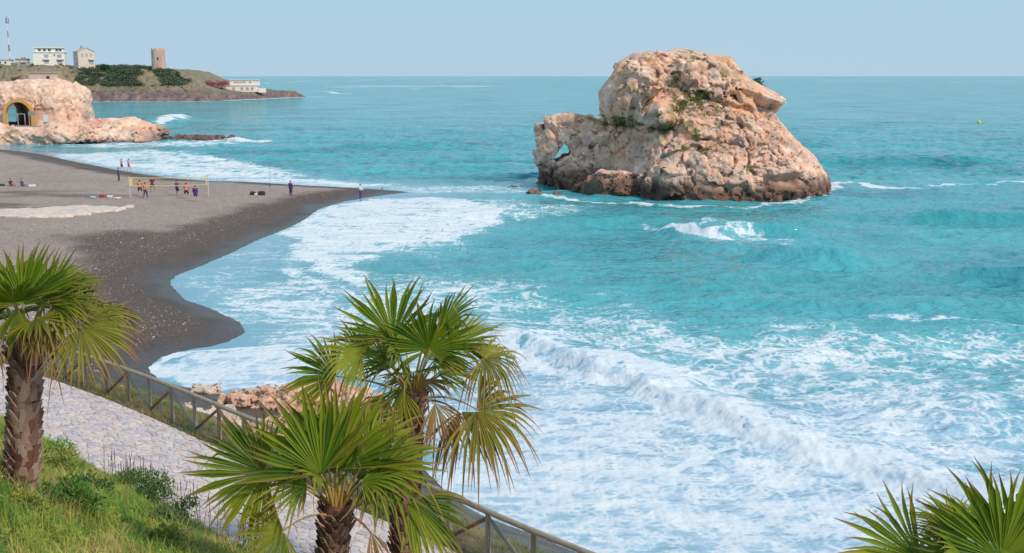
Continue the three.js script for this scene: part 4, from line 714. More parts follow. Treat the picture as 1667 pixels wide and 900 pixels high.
// ------------------------------------------------------------------ grass, flowers and shrubs of the bank
function tuft(n, h, w, lean, sd) {
  seed = 4000 + sd; const pos = [], idx = [];
  for (let i = 0; i < n; i++) {
    const a = rr(0, 6.283), L = h * rr(0.55, 1.15), bx = rr(-1, 1) * h * 0.28, bz = rr(-1, 1) * h * 0.28, ln = lean * rr(0.3, 1.4), k = pos.length / 3, sx = -Math.sin(a) * w, sz = Math.cos(a) * w;
    for (const [t, q] of [[0, 1], [0.45, 0.8], [0.8, 0.45], [1, 0]]) { const o = ln * L * t * t, y = L * t * (1 - 0.25 * ln * t); const x = bx + Math.cos(a) * o, z = bz + Math.sin(a) * o; if (q) pos.push(x - sx * q, y, z - sz * q, x + sx * q, y, z + sz * q); else pos.push(x, y, z); }
    idx.push(k, k + 1, k + 2, k + 1, k + 3, k + 2, k + 2, k + 3, k + 4, k + 3, k + 5, k + 4, k + 4, k + 5, k + 6);
  }
  return geoFrom(pos, idx);
}
{
  seed = 611; const A = [], ca = [], B = [], cb = [], F = [], cf = [];
  for (let i = 0; i < 60000; i++) {
    const z = -rr(7, 37), x = rr(-1, 0.35) * (5 + 0.56 * -z), u = railU(x, z);
    if (u < 3.4 || u > 12.5) { continue; }
    const y = groundH(x, z), g = fbm2(x * 0.5, z * 0.5, 3), k = rr(0.75, 1.3), e = clamp((u - 3.3) / 1.6), far = u > 3.4 && u < 4.2;
    const dry = fbm2(x * 0.55 + 8, z * 0.55, 3) > 0.05;
    if (Math.hypot(x + 7.7, z + 16.3) < 0.45) continue;
    if (rnd() < 0.62) { A.push([x, y - 0.02, z, rr(0.45, 1.1) * (1 + 0.5 * clamp(2 * n2(x * 1.1, z * 1.1))) * lerp(0.3, 1, e), rr(0, 6.28), rr(0.8, 1.2)]); ca.push(dry ? (rnd() < 0.6 ? [0.50 * k, 0.40 * k, 0.13 * k] : [0.36 * k, 0.34 * k, 0.06 * k]) : g > 0.0 ? [0.15 * k, 0.29 * k, 0.025 * k] : [0.30 * k, 0.36 * k, 0.04 * k]); }
    else { B.push([x, y - 0.02, z, rr(0.5, 1.0) * lerp(0.6, 1, e), rr(0, 6.28), rr(0.6, 1)]); cb.push(g > 0 ? [0.10 * k, 0.23 * k, 0.02 * k] : [0.25 * k, 0.31 * k, 0.035 * k]); }
    if (rnd() < 0.09 && fbm2(x * 0.8 + 3, z * 0.8, 2) > 0.02) { F.push([x, y + rr(0.12, 0.26), z, rr(0.7, 1.3), rr(0, 6), 1, rr(-0.6, 0.6), rr(-0.6, 0.6)]); cf.push(rnd() < 0.8 ? [0.75, 0.55, 0.04] : [0.80, 0.78, 0.62]); }
  }
  // verge under the railing
  for (let i = 0; i < 9000; i++) { const s = rr(18, 98), [x, z, dx, dz] = railAt(s), u = rr(-2.6, 0.36), X = x - dz * u, Z = z + dx * u; if (Math.abs(X) > 3 + 0.55 * -Z) continue; const k = rr(0.75, 1.3), y = groundH(X, Z), q = fbm2(X * 0.6, Z * 0.6, 2); A.push([X, y - 0.02, Z, rr(0.35, 0.85), rr(0, 6.28), 1]); ca.push(q > 0.1 ? [0.14 * k, 0.20 * k, 0.03 * k] : q > -0.12 ? [0.28 * k, 0.25 * k, 0.05 * k] : [0.42 * k, 0.31 * k, 0.11 * k]); }
  stuff(instanced('bank_grass', tuft(11, 0.31, 0.006, 0.75, 1), leafMat([1, 1, 1], 0.3), A, ca), 'long green and straw coloured grass on the bank and verge', 'grass');
  stuff(instanced('ground_cover', clump(46, 0.17, 0.075, 0.8, 9), leafMat([1, 1, 1], 0.25), B, cb), 'low leafy weeds among the grass of the bank', 'ground cover');
  const petal = new THREE.CircleGeometry(0.014, 6).rotateX(-Math.PI / 2); stuff(instanced('wild_flowers', petal, leafMat([1, 1, 1], 0.2), F, cf), 'tiny yellow and white wild flowers scattered on the bank', 'flowers');
  // dry stalks leaning over the edge of the path
  seed = 17; const ST = [], cs = []; for (let i = 0; i < 95; i++) { const t = rnd(), s = lerp(0, 1, t), x = lerp(-9.6, -5.4, s) + rr(-0.4, 0.4), z = lerp(-24.6, -21.2, s) + rr(-0.5, 0.5); const y = groundH(x, z); ST.push([x, y, z, rr(0.6, 1.15), rr(0, 6.28), 1, rr(-0.16, 0.16), rr(-0.2, 0.12)]); const k = rr(0.7, 1.2); cs.push([0.15 * k, 0.105 * k, 0.085 * k]); }
  const st = mergeGeometries([rod(V(0, 0, 0), V(0.02, 0.62, 0), 0.006, 0.004, 4), rod(V(0.02, 0.62, 0), V(0.03, 0.86, 0), 0.011, 0.004, 5), rod(V(0.012, 0.4, 0), V(0.10, 0.60, 0.03), 0.003, 0.002, 3)]);
  stuff(instanced('dry_stalks', st, std([1, 1, 1], 0.9), ST, cs), 'thin dry brown stalks standing along the lower edge of the bank', 'stalks');
}
function bush(x, z, R, c, c2, sd, label, n = 1300) {
  const g = group('bank_shrub', x, groundH(x, z) - 0.05, z); tag(g, label, 'shrub');
  const a = [], b = []; seed = 900 + sd; const lob = Array.from({ length: 6 }, () => [rr(-0.6, 0.6) * R, rr(0.05, 0.75) * R, rr(-0.6, 0.6) * R, rr(0.45, 0.75) * R]);
  lob.forEach((l, i) => { const k = clump(Math.round(n / 6), l[3], 0.075, 0.9, sd * 10 + i); k.translate(l[0], l[1], l[2]); (i % 3 ? a : b).push(k); });
  mesh('foliage', mergeGeometries(a), leafMat(c, 0.3), g); mesh('foliage', mergeGeometries(b), leafMat(c2, 0.3), g);
  const st = []; for (let i = 0; i < 7; i++) st.push(rod(V(0, -0.05, 0), V(rr(-0.5, 0.5) * R, rr(0.4, 0.9) * R, rr(-0.5, 0.5) * R), 0.012, 0.005, 5)); mesh('stem', mergeGeometries(st), std([0.15, 0.11, 0.06], 0.9), g);
}
bush(-10.5, -24.1, 0.72, [0.11, 0.28, 0.02], [0.17, 0.33, 0.03], 1, 'bright green leafy shrub beside the trunk of the left palm');
bush(-9.9, -23.2, 0.36, [0.08, 0.18, 0.02], [0.14, 0.22, 0.03], 2, 'smaller green shrub right of the bright one by the left palm');
bush(-8.7, -23.5, 0.6, [0.07, 0.17, 0.015], [0.11, 0.22, 0.02], 3, 'dark green shrub at the upper end of the bank edge above the path');
bush(-7.9, -22.4, 0.62, [0.06, 0.15, 0.015], [0.10, 0.20, 0.02], 4, 'dark green shrub at the middle of the bank edge above the path');
bush(-7.0, -21.3, 0.55, [0.07, 0.16, 0.02], [0.12, 0.20, 0.03], 5, 'dark green shrub at the lower end of the bank edge above the path');
bush(-6.6, -15.7, 0.5, [0.05, 0.17, 0.015], [0.10, 0.24, 0.02], 6, 'deep green shrub in the grass below the left palm trunk');
bush(-7.7, -18.8, 0.5, [0.06, 0.13, 0.02], [0.11, 0.17, 0.03], 7, 'green shrub in the middle of the grass bank');
bush(-6.1, -18.3, 0.45, [0.09, 0.13, 0.05], [0.13, 0.15, 0.06], 8, 'grey green shrub in the grass near the bottom edge of the picture');
bush(-8.9, -20.2, 0.42, [0.20, 0.26, 0.03], [0.28, 0.30, 0.05], 9, 'yellow green shrub at the upper middle of the grass bank');
bush(-7.1, -17.1, 0.36, [0.16, 0.26, 0.03], [0.24, 0.30, 0.04], 10, 'light green shrub between the deep green and the middle shrub');
bush(-5.6, -16.4, 0.40, [0.22, 0.26, 0.04], [0.30, 0.28, 0.06], 11, 'yellowish shrub at the bottom edge right of the deep green shrub');
bush(-6.4, -13.6, 0.30, [0.24, 0.27, 0.03], [0.34, 0.32, 0.05], 12, 'yellow flowering low shrub near the bottom left corner');
{ // pale blade plant at the bottom left corner
  const x = -6.05, z = -12.1, g = group('blade_plant', x, groundH(x, z) - 0.03, z); tag(g, 'yellow green plant with upright blades in the bottom left corner', 'plant'); seed = 5;
  for (let k = 0; k < 7; k++) { const b = tuft(1, 0.45, 0.024, 0.5, 40 + k); b.rotateY(k * 0.9); mesh('blade', b, leafMat([0.34, 0.40, 0.05], 0.35), g); }
}

// ------------------------------------------------------------------ fan palms
const palmLeafMat = phys([1, 1, 1], 0.65, { vertexColors: true, specularIntensity: 0.45, transmission: 0.30, thickness: 0, side: THREE.DoubleSide });
const petioleMat = std([1, 1, 1], 0.6, { vertexColors: true });
function fan(o, rand) {                 // o: h hub, a axis, n facing, R, span, age, droop
  const A = V(...o.a).normalize(), N0 = V(...o.n), N = N0.addScaledVector(A, -N0.dot(A)).normalize(), B = A.clone().cross(N).normalize();
  const S = (o.span || 200) * Math.PI / 180, n = Math.max(9, Math.round(S / 0.098)), da = S / n, R = o.R, age = o.age || 0, dr = o.droop ?? 0.16, pos = [], col = [], idx = [];
  const st = [0.03, 0.2, 0.38, 0.60, 0.72, 0.84, 1];
  const young = [0.085, 0.190, 0.006], lime = [0.245, 0.300, 0.012], deep = [0.012, 0.075, 0.006], gold = [0.40, 0.27, 0.045], tip = [0.34, 0.17, 0.10];
  const tone = rand();
  for (let i = 0; i < n; i++) {
    if (i > 1 && rand() < 0.02 + 0.1 * age) continue;      // a lost segment
    const q = (i + 0.5) / n * 2 - 1, th = q * S / 2, Ls = R * 1.03 * (0.78 + 0.22 * Math.cos(q * 1.35)) * (0.84 + 0.24 * rand()), k = pos.length / 3;
    const g = dr * (0.6 + 0.9 * rand()), bend = 0.28 * (rand() - 0.5), kink = rand() < 0.05 + 0.3 * age ? 0.35 + 0.5 * rand() : 0, fold = (0.75 + 0.35 * rand());
    const mixv = clamp(0.5 + (o.fresh || 0) + 0.55 * (rand() - 0.5) + 0.5 * (tone - 0.5) + 0.3 * Math.sin(q * 3 + tone * 9)), gone = age > 0.35 && rand() < (age - 0.3) * 0.6;
    for (let s = 0; s < st.length; s++) {
      const t = st[s], r = Ls * t, fused = 0.60, w = t <= fused ? r * Math.tan(da / 2) * 1.01 : Ls * fused * Math.tan(da / 2) * Math.pow(Math.max(0, 1 - (t - fused) / (1 - fused)), 1.0) * 0.96 + 0.001;
      const an = th + bend * t * t, c = Math.cos(an), sn = Math.sin(an), y = -g * R * Math.pow(Math.max(0, t - 0.35) / 0.65, 2.1) * (0.6 + 0.4 * Math.abs(c)) ;
      const kk = kink * R * Math.pow(Math.max(0, t - 0.55) / 0.45, 1.3); const cup = R * 0.20 * q * q * t * t + 0.05 * R * t * (1 - t) + (o.cup || 0) * R * t * t;
      const center = A.clone().multiplyScalar(c * r).addScaledVector(B, sn * r).addScaledVector(N, cup), T = A.clone().multiplyScalar(-sn).addScaledVector(B, c);
      for (const e of [-1, 0, 1]) {
        const p = center.clone().addScaledVector(T, e * w).addScaledVector(N, e ? 0 : -fold * w); p.y += y - kk; p.x += o.h[0]; p.y += o.h[1]; p.z += o.h[2]; pos.push(p.x, p.y, p.z);
        let cc = mix3(deep, young, clamp(0.35 + mixv)); cc = mix3(cc, lime, clamp(mixv * 1.1 - 0.32 + 0.25 * (e === 0) + 0.25 * t));
        cc = mix3(cc, gold, clamp(age * 1.1 * (0.35 + 0.8 * t) + (gone ? 0.7 : 0) + (q * q > 0.75 ? 0.35 : 0) + 0.28 * ss(0.55, 1, t)));
        cc = mix3(cc, tip, clamp(ss(0.74 - age * 0.4, 1.0, t) * (0.75 + 0.2 * age) + age * age * 0.7 * (rand() < 0.9 ? 1 : 0.6)));
        col.push(...cc);
      }
    }
    for (let s = 0; s < st.length - 1; s++) { const a = k + s * 3; idx.push(a, a + 1, a + 3, a + 1, a + 4, a + 3, a + 1, a + 2, a + 4, a + 2, a + 5, a + 4); }
    if (rand() < 0.25) {               // loose threads at the tips
      const b = pos.length / 3, c = Math.cos(th), sn = Math.sin(th), p = A.clone().multiplyScalar(c * Ls * 0.72).addScaledVector(B, sn * Ls * 0.72).add(V(...o.h)); p.y -= g * R * 0.25; const L = rr2(rand, 0.12, 0.3) * R, dx = (rand() - 0.5) * 0.12, dz = (rand() - 0.5) * 0.12;
      for (const [t, w] of [[0, 0.003], [0.5, 0.003], [1, 0.001]]) { const y = p.y - L * t * t * 0.9, x = p.x + (c * A.x + sn * B.x) * L * 0.5 * t + dx * t, z = p.z + dz * t; pos.push(x - w, y, z, x + w, y, z); col.push(0.36, 0.22, 0.15, 0.36, 0.22, 0.15); }
      idx.push(b, b + 1, b + 2, b + 1, b + 3, b + 2, b + 2, b + 3, b + 4, b + 3, b + 5, b + 4);
    }
  }
  return geoFrom(pos, idx, col);
}
const rr2 = (f, a, b) => a + (b - a) * f();
function petiole(o, rand, ext = 0.06) {
  const h = V(...o.h), b = h.clone().setY(0).normalize().multiplyScalar(0.09).setY(-0.10 + Math.min(0, h.y * 0.4)), m = b.clone().lerp(h, 0.5); m.y += o.h[1] > 0.1 ? 0.10 * h.length() : 0.26 * Math.hypot(h.x, h.z); if (o.h[1] > 0.3) m.addScaledVector(V(h.x, 0, h.z), -0.18);
  const e = h.clone().addScaledVector(V(...o.a).normalize(), ext * o.R), c = new THREE.QuadraticBezierCurve3(b, m, e), g = new THREE.TubeGeometry(c, 10, 1, 6), P = g.attributes.position, age = o.age || 0, col = new Float32Array(P.count * 3);
  for (let i = 0; i < P.count; i++) { const s = Math.floor(i / 7) / 10, q = c.getPointAt(clamp(s)), r = lerp(0.034, 0.011, Math.pow(s, 0.7)); P.setXYZ(i, q.x + (P.getX(i) - q.x) * r, q.y + (P.getY(i) - q.y) * r * 0.75, q.z + (P.getZ(i) - q.z) * r); const cc = mix3(mix3([0.36, 0.20, 0.05], [0.34, 0.30, 0.045], s), [0.33, 0.15, 0.08], clamp(age * 1.1)); col.set(cc, i * 3); }
  g.setAttribute('color', new THREE.BufferAttribute(col, 3)); g.computeVertexNormals(); return g;
}
const bootMats = [[0.20, 0.095, 0.065], [0.27, 0.15, 0.105], [0.34, 0.22, 0.17], [0.15, 0.065, 0.05]].map(c => std(c, 0.9)), greyBoots = [[0.27, 0.15, 0.12], [0.38, 0.25, 0.20], [0.20, 0.085, 0.065], [0.44, 0.32, 0.27]].map(c => std(c, 0.9));
const bootGeos = [0, 1, 2].map(k => { // stub of an old leaf stalk, pointing up and out
  const w = [0.062, 0.055, 0.07][k], L = [0.15, 0.17, 0.13][k], g = new THREE.BoxGeometry(1, 1, 1, 2, 2, 1), p = g.attributes.position;
  for (let i = 0; i < p.count; i++) { const x = p.getX(i), y = p.getY(i) + 0.5, z = p.getZ(i); p.setXYZ(i, x * 2 * w * lerp(1, 0.45, y) + 0.012 * (k - 1) * y, y * L, 0.03 * z * lerp(1.3, 0.6, y) + 0.085 * y + 0.012 * (1 - 4 * x * x)); }
  g.computeVertexNormals(); return g;
});
function palm(name, label, crown, base, r0, r1, leaves, sd, boots, mats, skirt) {
  const y0 = groundH(base[0], base[1]) - 0.05, g = group(name, base[0], y0, base[1]); tag(g, label, 'palm tree', 'fan palms on the bank');
  const top = V(crown[0] - base[0], crown[1] - y0, crown[2] - base[1]); let sdd = sd * 7919; const rand = () => { sdd = (sdd + 0x6D2B79F5) | 0; let t = Math.imul(sdd ^ sdd >>> 15, 1 | sdd); t = t + Math.imul(t ^ t >>> 7, 61 | t) ^ t; return ((t ^ t >>> 14) >>> 0) / 4294967296; };
  const cur = new THREE.QuadraticBezierCurve3(V(0, -0.2, 0), V(top.x * 0.35, top.y * 0.5, top.z * 0.35), top.clone()), H = top.y;
  const tg = new THREE.TubeGeometry(cur, 24, 1, 16), P = tg.attributes.position; for (let i = 0; i < P.count; i++) { const s = Math.floor(i / 17) / 24, q = cur.getPointAt(clamp(s)), r = lerp(r0, r1, Math.pow(s, 0.6)) * (1 + 0.06 * n3(P.getX(i) * 3, s * 30, P.getZ(i) * 3)); P.setXYZ(i, q.x + (P.getX(i) - q.x) * r, q.y + (P.getY(i) - q.y) * r, q.z + (P.getZ(i) - q.z) * r); } tg.computeVertexNormals();
  const trunk = mesh('trunk', tg, mats[0], g);
  if (boots) { const per = 9, step = 0.085, from = boots[0], n = Math.min(297, Math.floor((H - from - 0.02) / step * per)); for (let k = 0; k < n; k++) { const y = H - 0.02 - k * step / per, s = clamp((y + 0.2) / (H + 0.2)), q = cur.getPointAt(s), a = k * 6.2832 / per * 1.056 + rand() * 0.2, r = lerp(r0, r1, Math.pow(s, 0.6)) * 0.97; const m = mesh('leaf_base', bootGeos[Math.floor(rand() * 3)], mats[Math.floor(rand() * mats.length)], trunk); m.position.set(q.x + Math.sin(a) * r, y - 0.12, q.z + Math.cos(a) * r); m.rotation.set(0, a, (rand() - 0.5) * 0.25); const f = boots[1] * (0.85 + 0.3 * rand()); m.scale.set(f, f, f * (k < 40 ? 1.3 : 0.8)); } }
  if (skirt) { const f = []; for (let k = 0; k < 90; k++) { const a = rand() * 6.283, r = r0 * 1.02, y = skirt + (rand() - 0.5) * 0.1, L = 0.12 + 0.16 * rand(); f.push(rod(V(Math.sin(a) * r, y, Math.cos(a) * r), V(Math.sin(a + 0.15) * (r + 0.05 + 0.08 * rand()), y - L * 0.6 + 0.1 * rand(), Math.cos(a + 0.15) * (r + 0.06)), 0.012, 0.004, 4)); } mesh('fibre_skirt', mergeGeometries(f), std([0.16, 0.045, 0.04], 0.95), g); }
  if (boots) for (let k = 0; k < 8; k++) {             // younger and older leaves filling the crown
    const a = k * 2.4 + sd, up = 0.95 - 0.14 * k, q = [Math.cos(a), up, Math.sin(a) * 0.8];
    leaves = [...leaves, { h: [q[0] * 0.42, 0.28 + up * 0.35, q[2] * 0.42], a: q, n: [-q[0] * up * 0.6, 1 - 0.5 * up, 0.45 - q[2] * up * 0.4], R: 0.62 + 0.25 * rand(), span: 120 + 80 * rand(), droop: 0.12 + 0.2 * rand(), age: k > 5 ? 0.25 * rand() : 0.08 * rand() }];
  }
  for (const o of leaves) { const lf = mesh('leaf', fan({ ...o, n: o.n || [0, 0.3, 1] }, rand), palmLeafMat, g); lf.position.copy(top); mesh('petiole', petiole(o, rand), petioleMat, lf); if (o.age > 0.4) lf.userData.label = 'yellowing fan leaf with brown tips'; }
  return g;
}
palm('fan_palm', 'nearer of the two middle palms with a dark red trunk and fresh green fans', [-2.53, 7.95, -15], [-2.75, -15.1], 0.24, 0.17, [
  { h: [-0.16, 0.53, 0.30], a: [-0.45, 0.92, -0.10], n: [0.15, 0.05, 1], R: 1.32, span: 150, droop: 0.03 },
  { h: [0.0, 0.50, 0.05], a: [0.38, 0.95, -0.1], n: [-0.1, 0.1, 1], R: 1.42, span: 125, droop: 0.03 },
  { h: [0.63, 0.52, 0.10], a: [0.75, -0.05, 0.3], n: [0.1, 0.6, 0.8], R: 1.0, span: 215, droop: 0.12, age: 0.1 },
  { h: [-0.98, 0.52, 0.20], a: [-1, 0.0, 0.1], n: [0.1, 0.15, 1], R: 1.1, span: 215, droop: 0.04, age: 0.08 },
  { h: [-0.67, -0.24, 0.50], a: [-0.85, -0.35, 0.3], n: [-0.2, 0.55, 0.8], R: 0.85, span: 190, droop: 0.25, age: 0.2 },
  { h: [1.08, 0.12, 0.30], a: [0.72, -0.55, 0.2], n: [0.2, 0.5, 0.8], R: 1.05, span: 120, droop: 0.25, age: 0.12 },
  { h: [0.42, 0.52, -0.30], a: [0.75, 0.6, -0.4], n: [-0.3, 0.5, 0.8], R: 1.1, span: 170, age: 0.1 },
  { h: [-0.45, 0.70, -0.45], a: [-0.5, 0.6, -0.7], n: [0.3, 0.6, 0.6], R: 0.85, span: 150 },
  { h: [0.05, 0.75, -0.55], a: [0.05, 0.6, -0.8], n: [0, 0.8, 0.5], R: 1.0, span: 200 },
  { h: [0.35, 0.15, -0.85], a: [0.3, -0.1, -1], n: [0, 1, -0.1], R: 0.95, span: 220, droop: 0.35, age: 0.3 },
  { h: [-0.5, 0.1, -0.8], a: [-0.5, -0.1, -0.8], n: [0, 1, -0.1], R: 0.95, span: 220, droop: 0.35, age: 0.3 },
  { h: [0.55, -0.25, 0.5], a: [0.4, -0.85, 0.4], n: [0.2, 0.2, 0.9], R: 0.5, span: 70, droop: 0.1, age: 0.9 },
], 1, [0.3, 1.0], bootMats);
palm('fan_palm', 'rear one of the two middle palms with a spreading crown and drooping right leaves', [-1.69, 8.78, -18], [-2.0, -18.0], 0.27, 0.17, [
  { h: [0.32, 0.78, 0.40], a: [0.1, 0.95, 0.2], n: [0, -0.1, 1], R: 0.98, span: 265, droop: 0.06 },
  { h: [-0.31, 0.88, 0.0], a: [-0.3, 1, -0.1], n: [0.1, 0.1, 1], R: 1.15, span: 165, droop: 0.06 },
  { h: [0.48, 1.0, -0.20], a: [0.42, 0.85, 0], n: [0.72, -0.35, 0.55], R: 1.0, span: 110 },
  { h: [-0.81, 0.62, 0.20], a: [-0.72, 0.35, 0.1], n: [0.3, 0.7, 0.6], R: 0.9, span: 220, droop: 0.3, age: 0.15 },
  { h: [-1.28, 0.22, 0.10], a: [-0.95, 0.3, 0.1], n: [0.15, 0.4, 0.9], R: 0.95, span: 165, droop: 0.2 },
  { h: [-0.16, 0.12, 0.40], a: [-0.2, -1, 0.2], n: [-0.1, 0.2, 1], R: 0.78, span: 120, age: 0.2 },
  { h: [1.22, 0.52, 0.0], a: [0.85, 0.1, 0.1], n: [0.1, 0.75, 0.55], R: 0.8, span: 260, droop: 0.75, age: 0.42 },
  { h: [1.10, -0.30, 0.30], a: [0.78, -0.35, 0.2], n: [0.1, 0.55, 0.8], R: 1.12, span: 215, droop: 0.45, age: 0.42 },
  { h: [0.82, -0.38, 0.10], a: [0.2, -0.9, 0.2], n: [0, 0.4, 0.9], R: 1.0, span: 150, droop: 0.3, age: 0.5 },
  { h: [0.40, -0.18, 0.30], a: [0.35, -1, 0.1], n: [0.2, 0.2, 0.9], R: 0.75, span: 110, droop: 0.2, age: 0.85 },
  { h: [0.72, 0.65, -0.40], a: [0.75, 0.55, -0.4], n: [-0.3, 0.6, 0.7], R: 0.95, span: 180, age: 0.15 },
  { h: [-0.6, 0.45, -0.6], a: [-0.6, 0.3, -0.7], n: [0.1, 0.9, 0.3], R: 0.95, span: 200, age: 0.1 },
  { h: [0.15, 0.6, -0.75], a: [0.1, 0.4, -0.9], n: [0, 0.9, 0.3], R: 0.95, span: 200 },
  { h: [0.0, -0.1, -0.85], a: [0, -0.5, -0.9], n: [0, 0.8, -0.5], R: 0.9, span: 180, age: 0.5, droop: 0.3 },
  { h: [-0.45, -0.3, -0.3], a: [-0.5, -0.85, -0.2], n: [-0.2, 0.3, 0.8], R: 0.75, span: 130, age: 0.8, droop: 0.25 },
], 2, [1.6, 1.05], bootMats);
palm('fan_palm', 'left edge palm with a thick grey red trunk on the grass bank', [-6.88, 10.4, -15.2], [-7.42, -15.75], 0.225, 0.15, [
  { h: [0.05, 0.45, 0.20], a: [-0.1, 1, 0], n: [0.1, 0.1, 1], R: 0.98, span: 180, droop: 0.06 },
  { h: [-0.25, 0.38, 0.0], a: [-0.7, 0.75, 0], n: [0.1, 0.2, 1], R: 1.0, span: 180 },
  { h: [0.21, 0.42, 0.0], a: [0.68, 0.62, 0], n: [-0.35, 0.5, 0.75], R: 0.98, span: 95, droop: 0.04 },
  { h: [0.40, 0.38, 0.10], a: [0.95, -0.02, 0.1], n: [0.1, 0.5, 0.85], R: 0.68, span: 170, droop: 0.2, age: 0.15 },
  { h: [0.84, 0.14, 0.20], a: [0.85, -0.22, 0.1], n: [0.1, 0.5, 0.85], R: 0.85, span: 240, droop: 0.28, age: 0.33 },
  { h: [0.05, 0.42, 0.35], a: [-0.02, -1, 0.15], n: [0, 0.15, 1], R: 0.62, span: 95, age: 0.15 },
  { h: [0.34, 0.22, 0.30], a: [0.15, -1, 0.1], n: [0.3, 0.1, 1], R: 0.62, span: 80, age: 0.6 },
  { h: [-0.7, 0.2, 0.20], a: [-0.9, -0.2, 0.1], n: [0, 0.5, 0.85], R: 0.9, span: 220, droop: 0.3, age: 0.2 },
  { h: [-0.3, 0.0, 0.35], a: [-0.25, -1, 0.2], n: [-0.2, 0.1, 1], R: 0.6, span: 90, age: 0.65 },
  { h: [0.1, 0.5, -0.6], a: [0.1, 0.4, -0.9], n: [0, 0.9, 0.3], R: 0.95, span: 200 },
  { h: [0.6, 0.2, -0.6], a: [0.6, 0, -0.7], n: [0, 0.9, 0.2], R: 0.9, span: 210, age: 0.3, droop: 0.3 },
  { h: [-0.5, 0.1, -0.6], a: [-0.6, 0, -0.7], n: [0, 0.9, 0.2], R: 0.9, span: 210, age: 0.3, droop: 0.3 },
], 3, [0.45, 1.2], greyBoots, 0.52);
palm('fan_palm', 'palm cut off by the bottom right corner of the picture', [5.55, 8.05, -12], [4.7, -11.2], 0.25, 0.17, [
  { h: [0.05, 0.50, 0.20], a: [-0.12, 1, 0], n: [0.05, 0.05, 1], R: 1.32, span: 200, droop: 0.05, fresh: 0.3 },
  { h: [0.30, 0.45, 0.05], a: [0.35, 0.95, 0], n: [-0.1, 0.15, 1], R: 1.3, span: 150, droop: 0.05, fresh: 0.35 },
  { h: [-0.82, 0.42, 0.10], a: [-0.82, 0.5, 0.05], n: [0.15, 0.3, 0.95], R: 1.18, span: 105, droop: 0.08, age: 0.1, fresh: 0.2 },
  { h: [0.7, 0.1, 0.2], a: [0.85, -0.1, 0.2], n: [0, 0.6, 0.8], R: 0.95, span: 220, droop: 0.3, age: 0.2 },
  { h: [-0.6, -0.3, 0.4], a: [-0.7, -0.5, 0.3], n: [0, 0.6, 0.8], R: 0.9, span: 200, droop: 0.3, age: 0.3 },
  { h: [0.1, 0.4, -0.6], a: [0.1, 0.3, -0.9], n: [0, 0.9, 0.3], R: 0.95, span: 200 },
  { h: [-0.5, 0.1, -0.6], a: [-0.5, -0.1, -0.7], n: [0, 0.9, 0.2], R: 0.9, span: 200, age: 0.3, droop: 0.3 },
], 4, [0.6, 1.0], bootMats);
palm('young_palm', 'small young palm with short stiff fans behind the railing at the bottom', [0.42, 3.72, -21.6], [0.42, -21.6], 0.07, 0.06, [
  { h: [0, 0.18, 0.1], a: [-0.05, 1, 0.1], n: [0, 0.1, 1], R: 0.42, span: 110, droop: 0.03 }, { h: [-0.1, 0.14, 0.05], a: [-0.5, 0.85, 0.1], n: [0.2, 0.2, 1], R: 0.4, span: 100, droop: 0.03 }, { h: [0.12, 0.14, 0.05], a: [0.5, 0.8, 0.1], n: [-0.2, 0.2, 1], R: 0.4, span: 100, droop: 0.03, age: 0.2 }, { h: [0, 0.12, -0.15], a: [0, 0.6, -0.7], n: [0, 0.8, 0.4], R: 0.38, span: 120, droop: 0.05 },
], 5, null, bootMats);

// ------------------------------------------------------------------ people
const capD = (x, y, z, a, b, ra, rb) => { const ex = b[0] - a[0], ey = b[1] - a[1], ez = b[2] - a[2], t = clamp(((x - a[0]) * ex + (y - a[1]) * ey + (z - a[2]) * ez) / (ex * ex + ey * ey + ez * ez + 1e-9)); return Math.hypot(x - a[0] - ex * t, y - a[1] - ey * t, z - a[2] - ez * t) - lerp(ra, rb, t); };
const STAND = { pel: [0, 0.94, 0], wst: [0, 1.12, 0], cst: [0, 1.32, 0.01], nck: [0, 1.47, 0], hed: [0, 1.62, 0.02], sL: [-0.18, 1.41, 0], sR: [0.18, 1.41, 0], eL: [-0.25, 1.14, -0.02], eR: [0.25, 1.14, -0.02], hL: [-0.26, 0.88, 0.08], hR: [0.26, 0.88, 0.08], pL: [-0.095, 0.90, 0], pR: [0.095, 0.90, 0], kL: [-0.11, 0.50, 0.03], kR: [0.11, 0.50, 0.03], aL: [-0.12, 0.09, -0.02], aR: [0.12, 0.09, -0.02], tL: [-0.13, 0.04, 0.14], tR: [0.13, 0.04, 0.14] };
const SIT = { pel: [0, 0.14, 0], wst: [0, 0.32, -0.06], cst: [0, 0.52, -0.08], nck: [0, 0.68, -0.06], hed: [0, 0.83, -0.02], sL: [-0.18, 0.61, -0.08], sR: [0.18, 0.61, -0.08], eL: [-0.27, 0.36, 0.0], eR: [0.27, 0.36, 0.0], hL: [-0.18, 0.34, 0.22], hR: [0.18, 0.34, 0.22], pL: [-0.1, 0.12, 0.02], pR: [0.1, 0.12, 0.02], kL: [-0.12, 0.40, 0.34], kR: [0.12, 0.38, 0.36], aL: [-0.12, 0.07, 0.56], aR: [0.12, 0.07, 0.58], tL: [-0.13, 0.04, 0.72], tR: [0.13, 0.04, 0.74] };
const skinMat = std([0.50, 0.29, 0.20], 0.6), CLOTH = {};
const cloth = c => CLOTH[c] ||= std(c, 0.85);
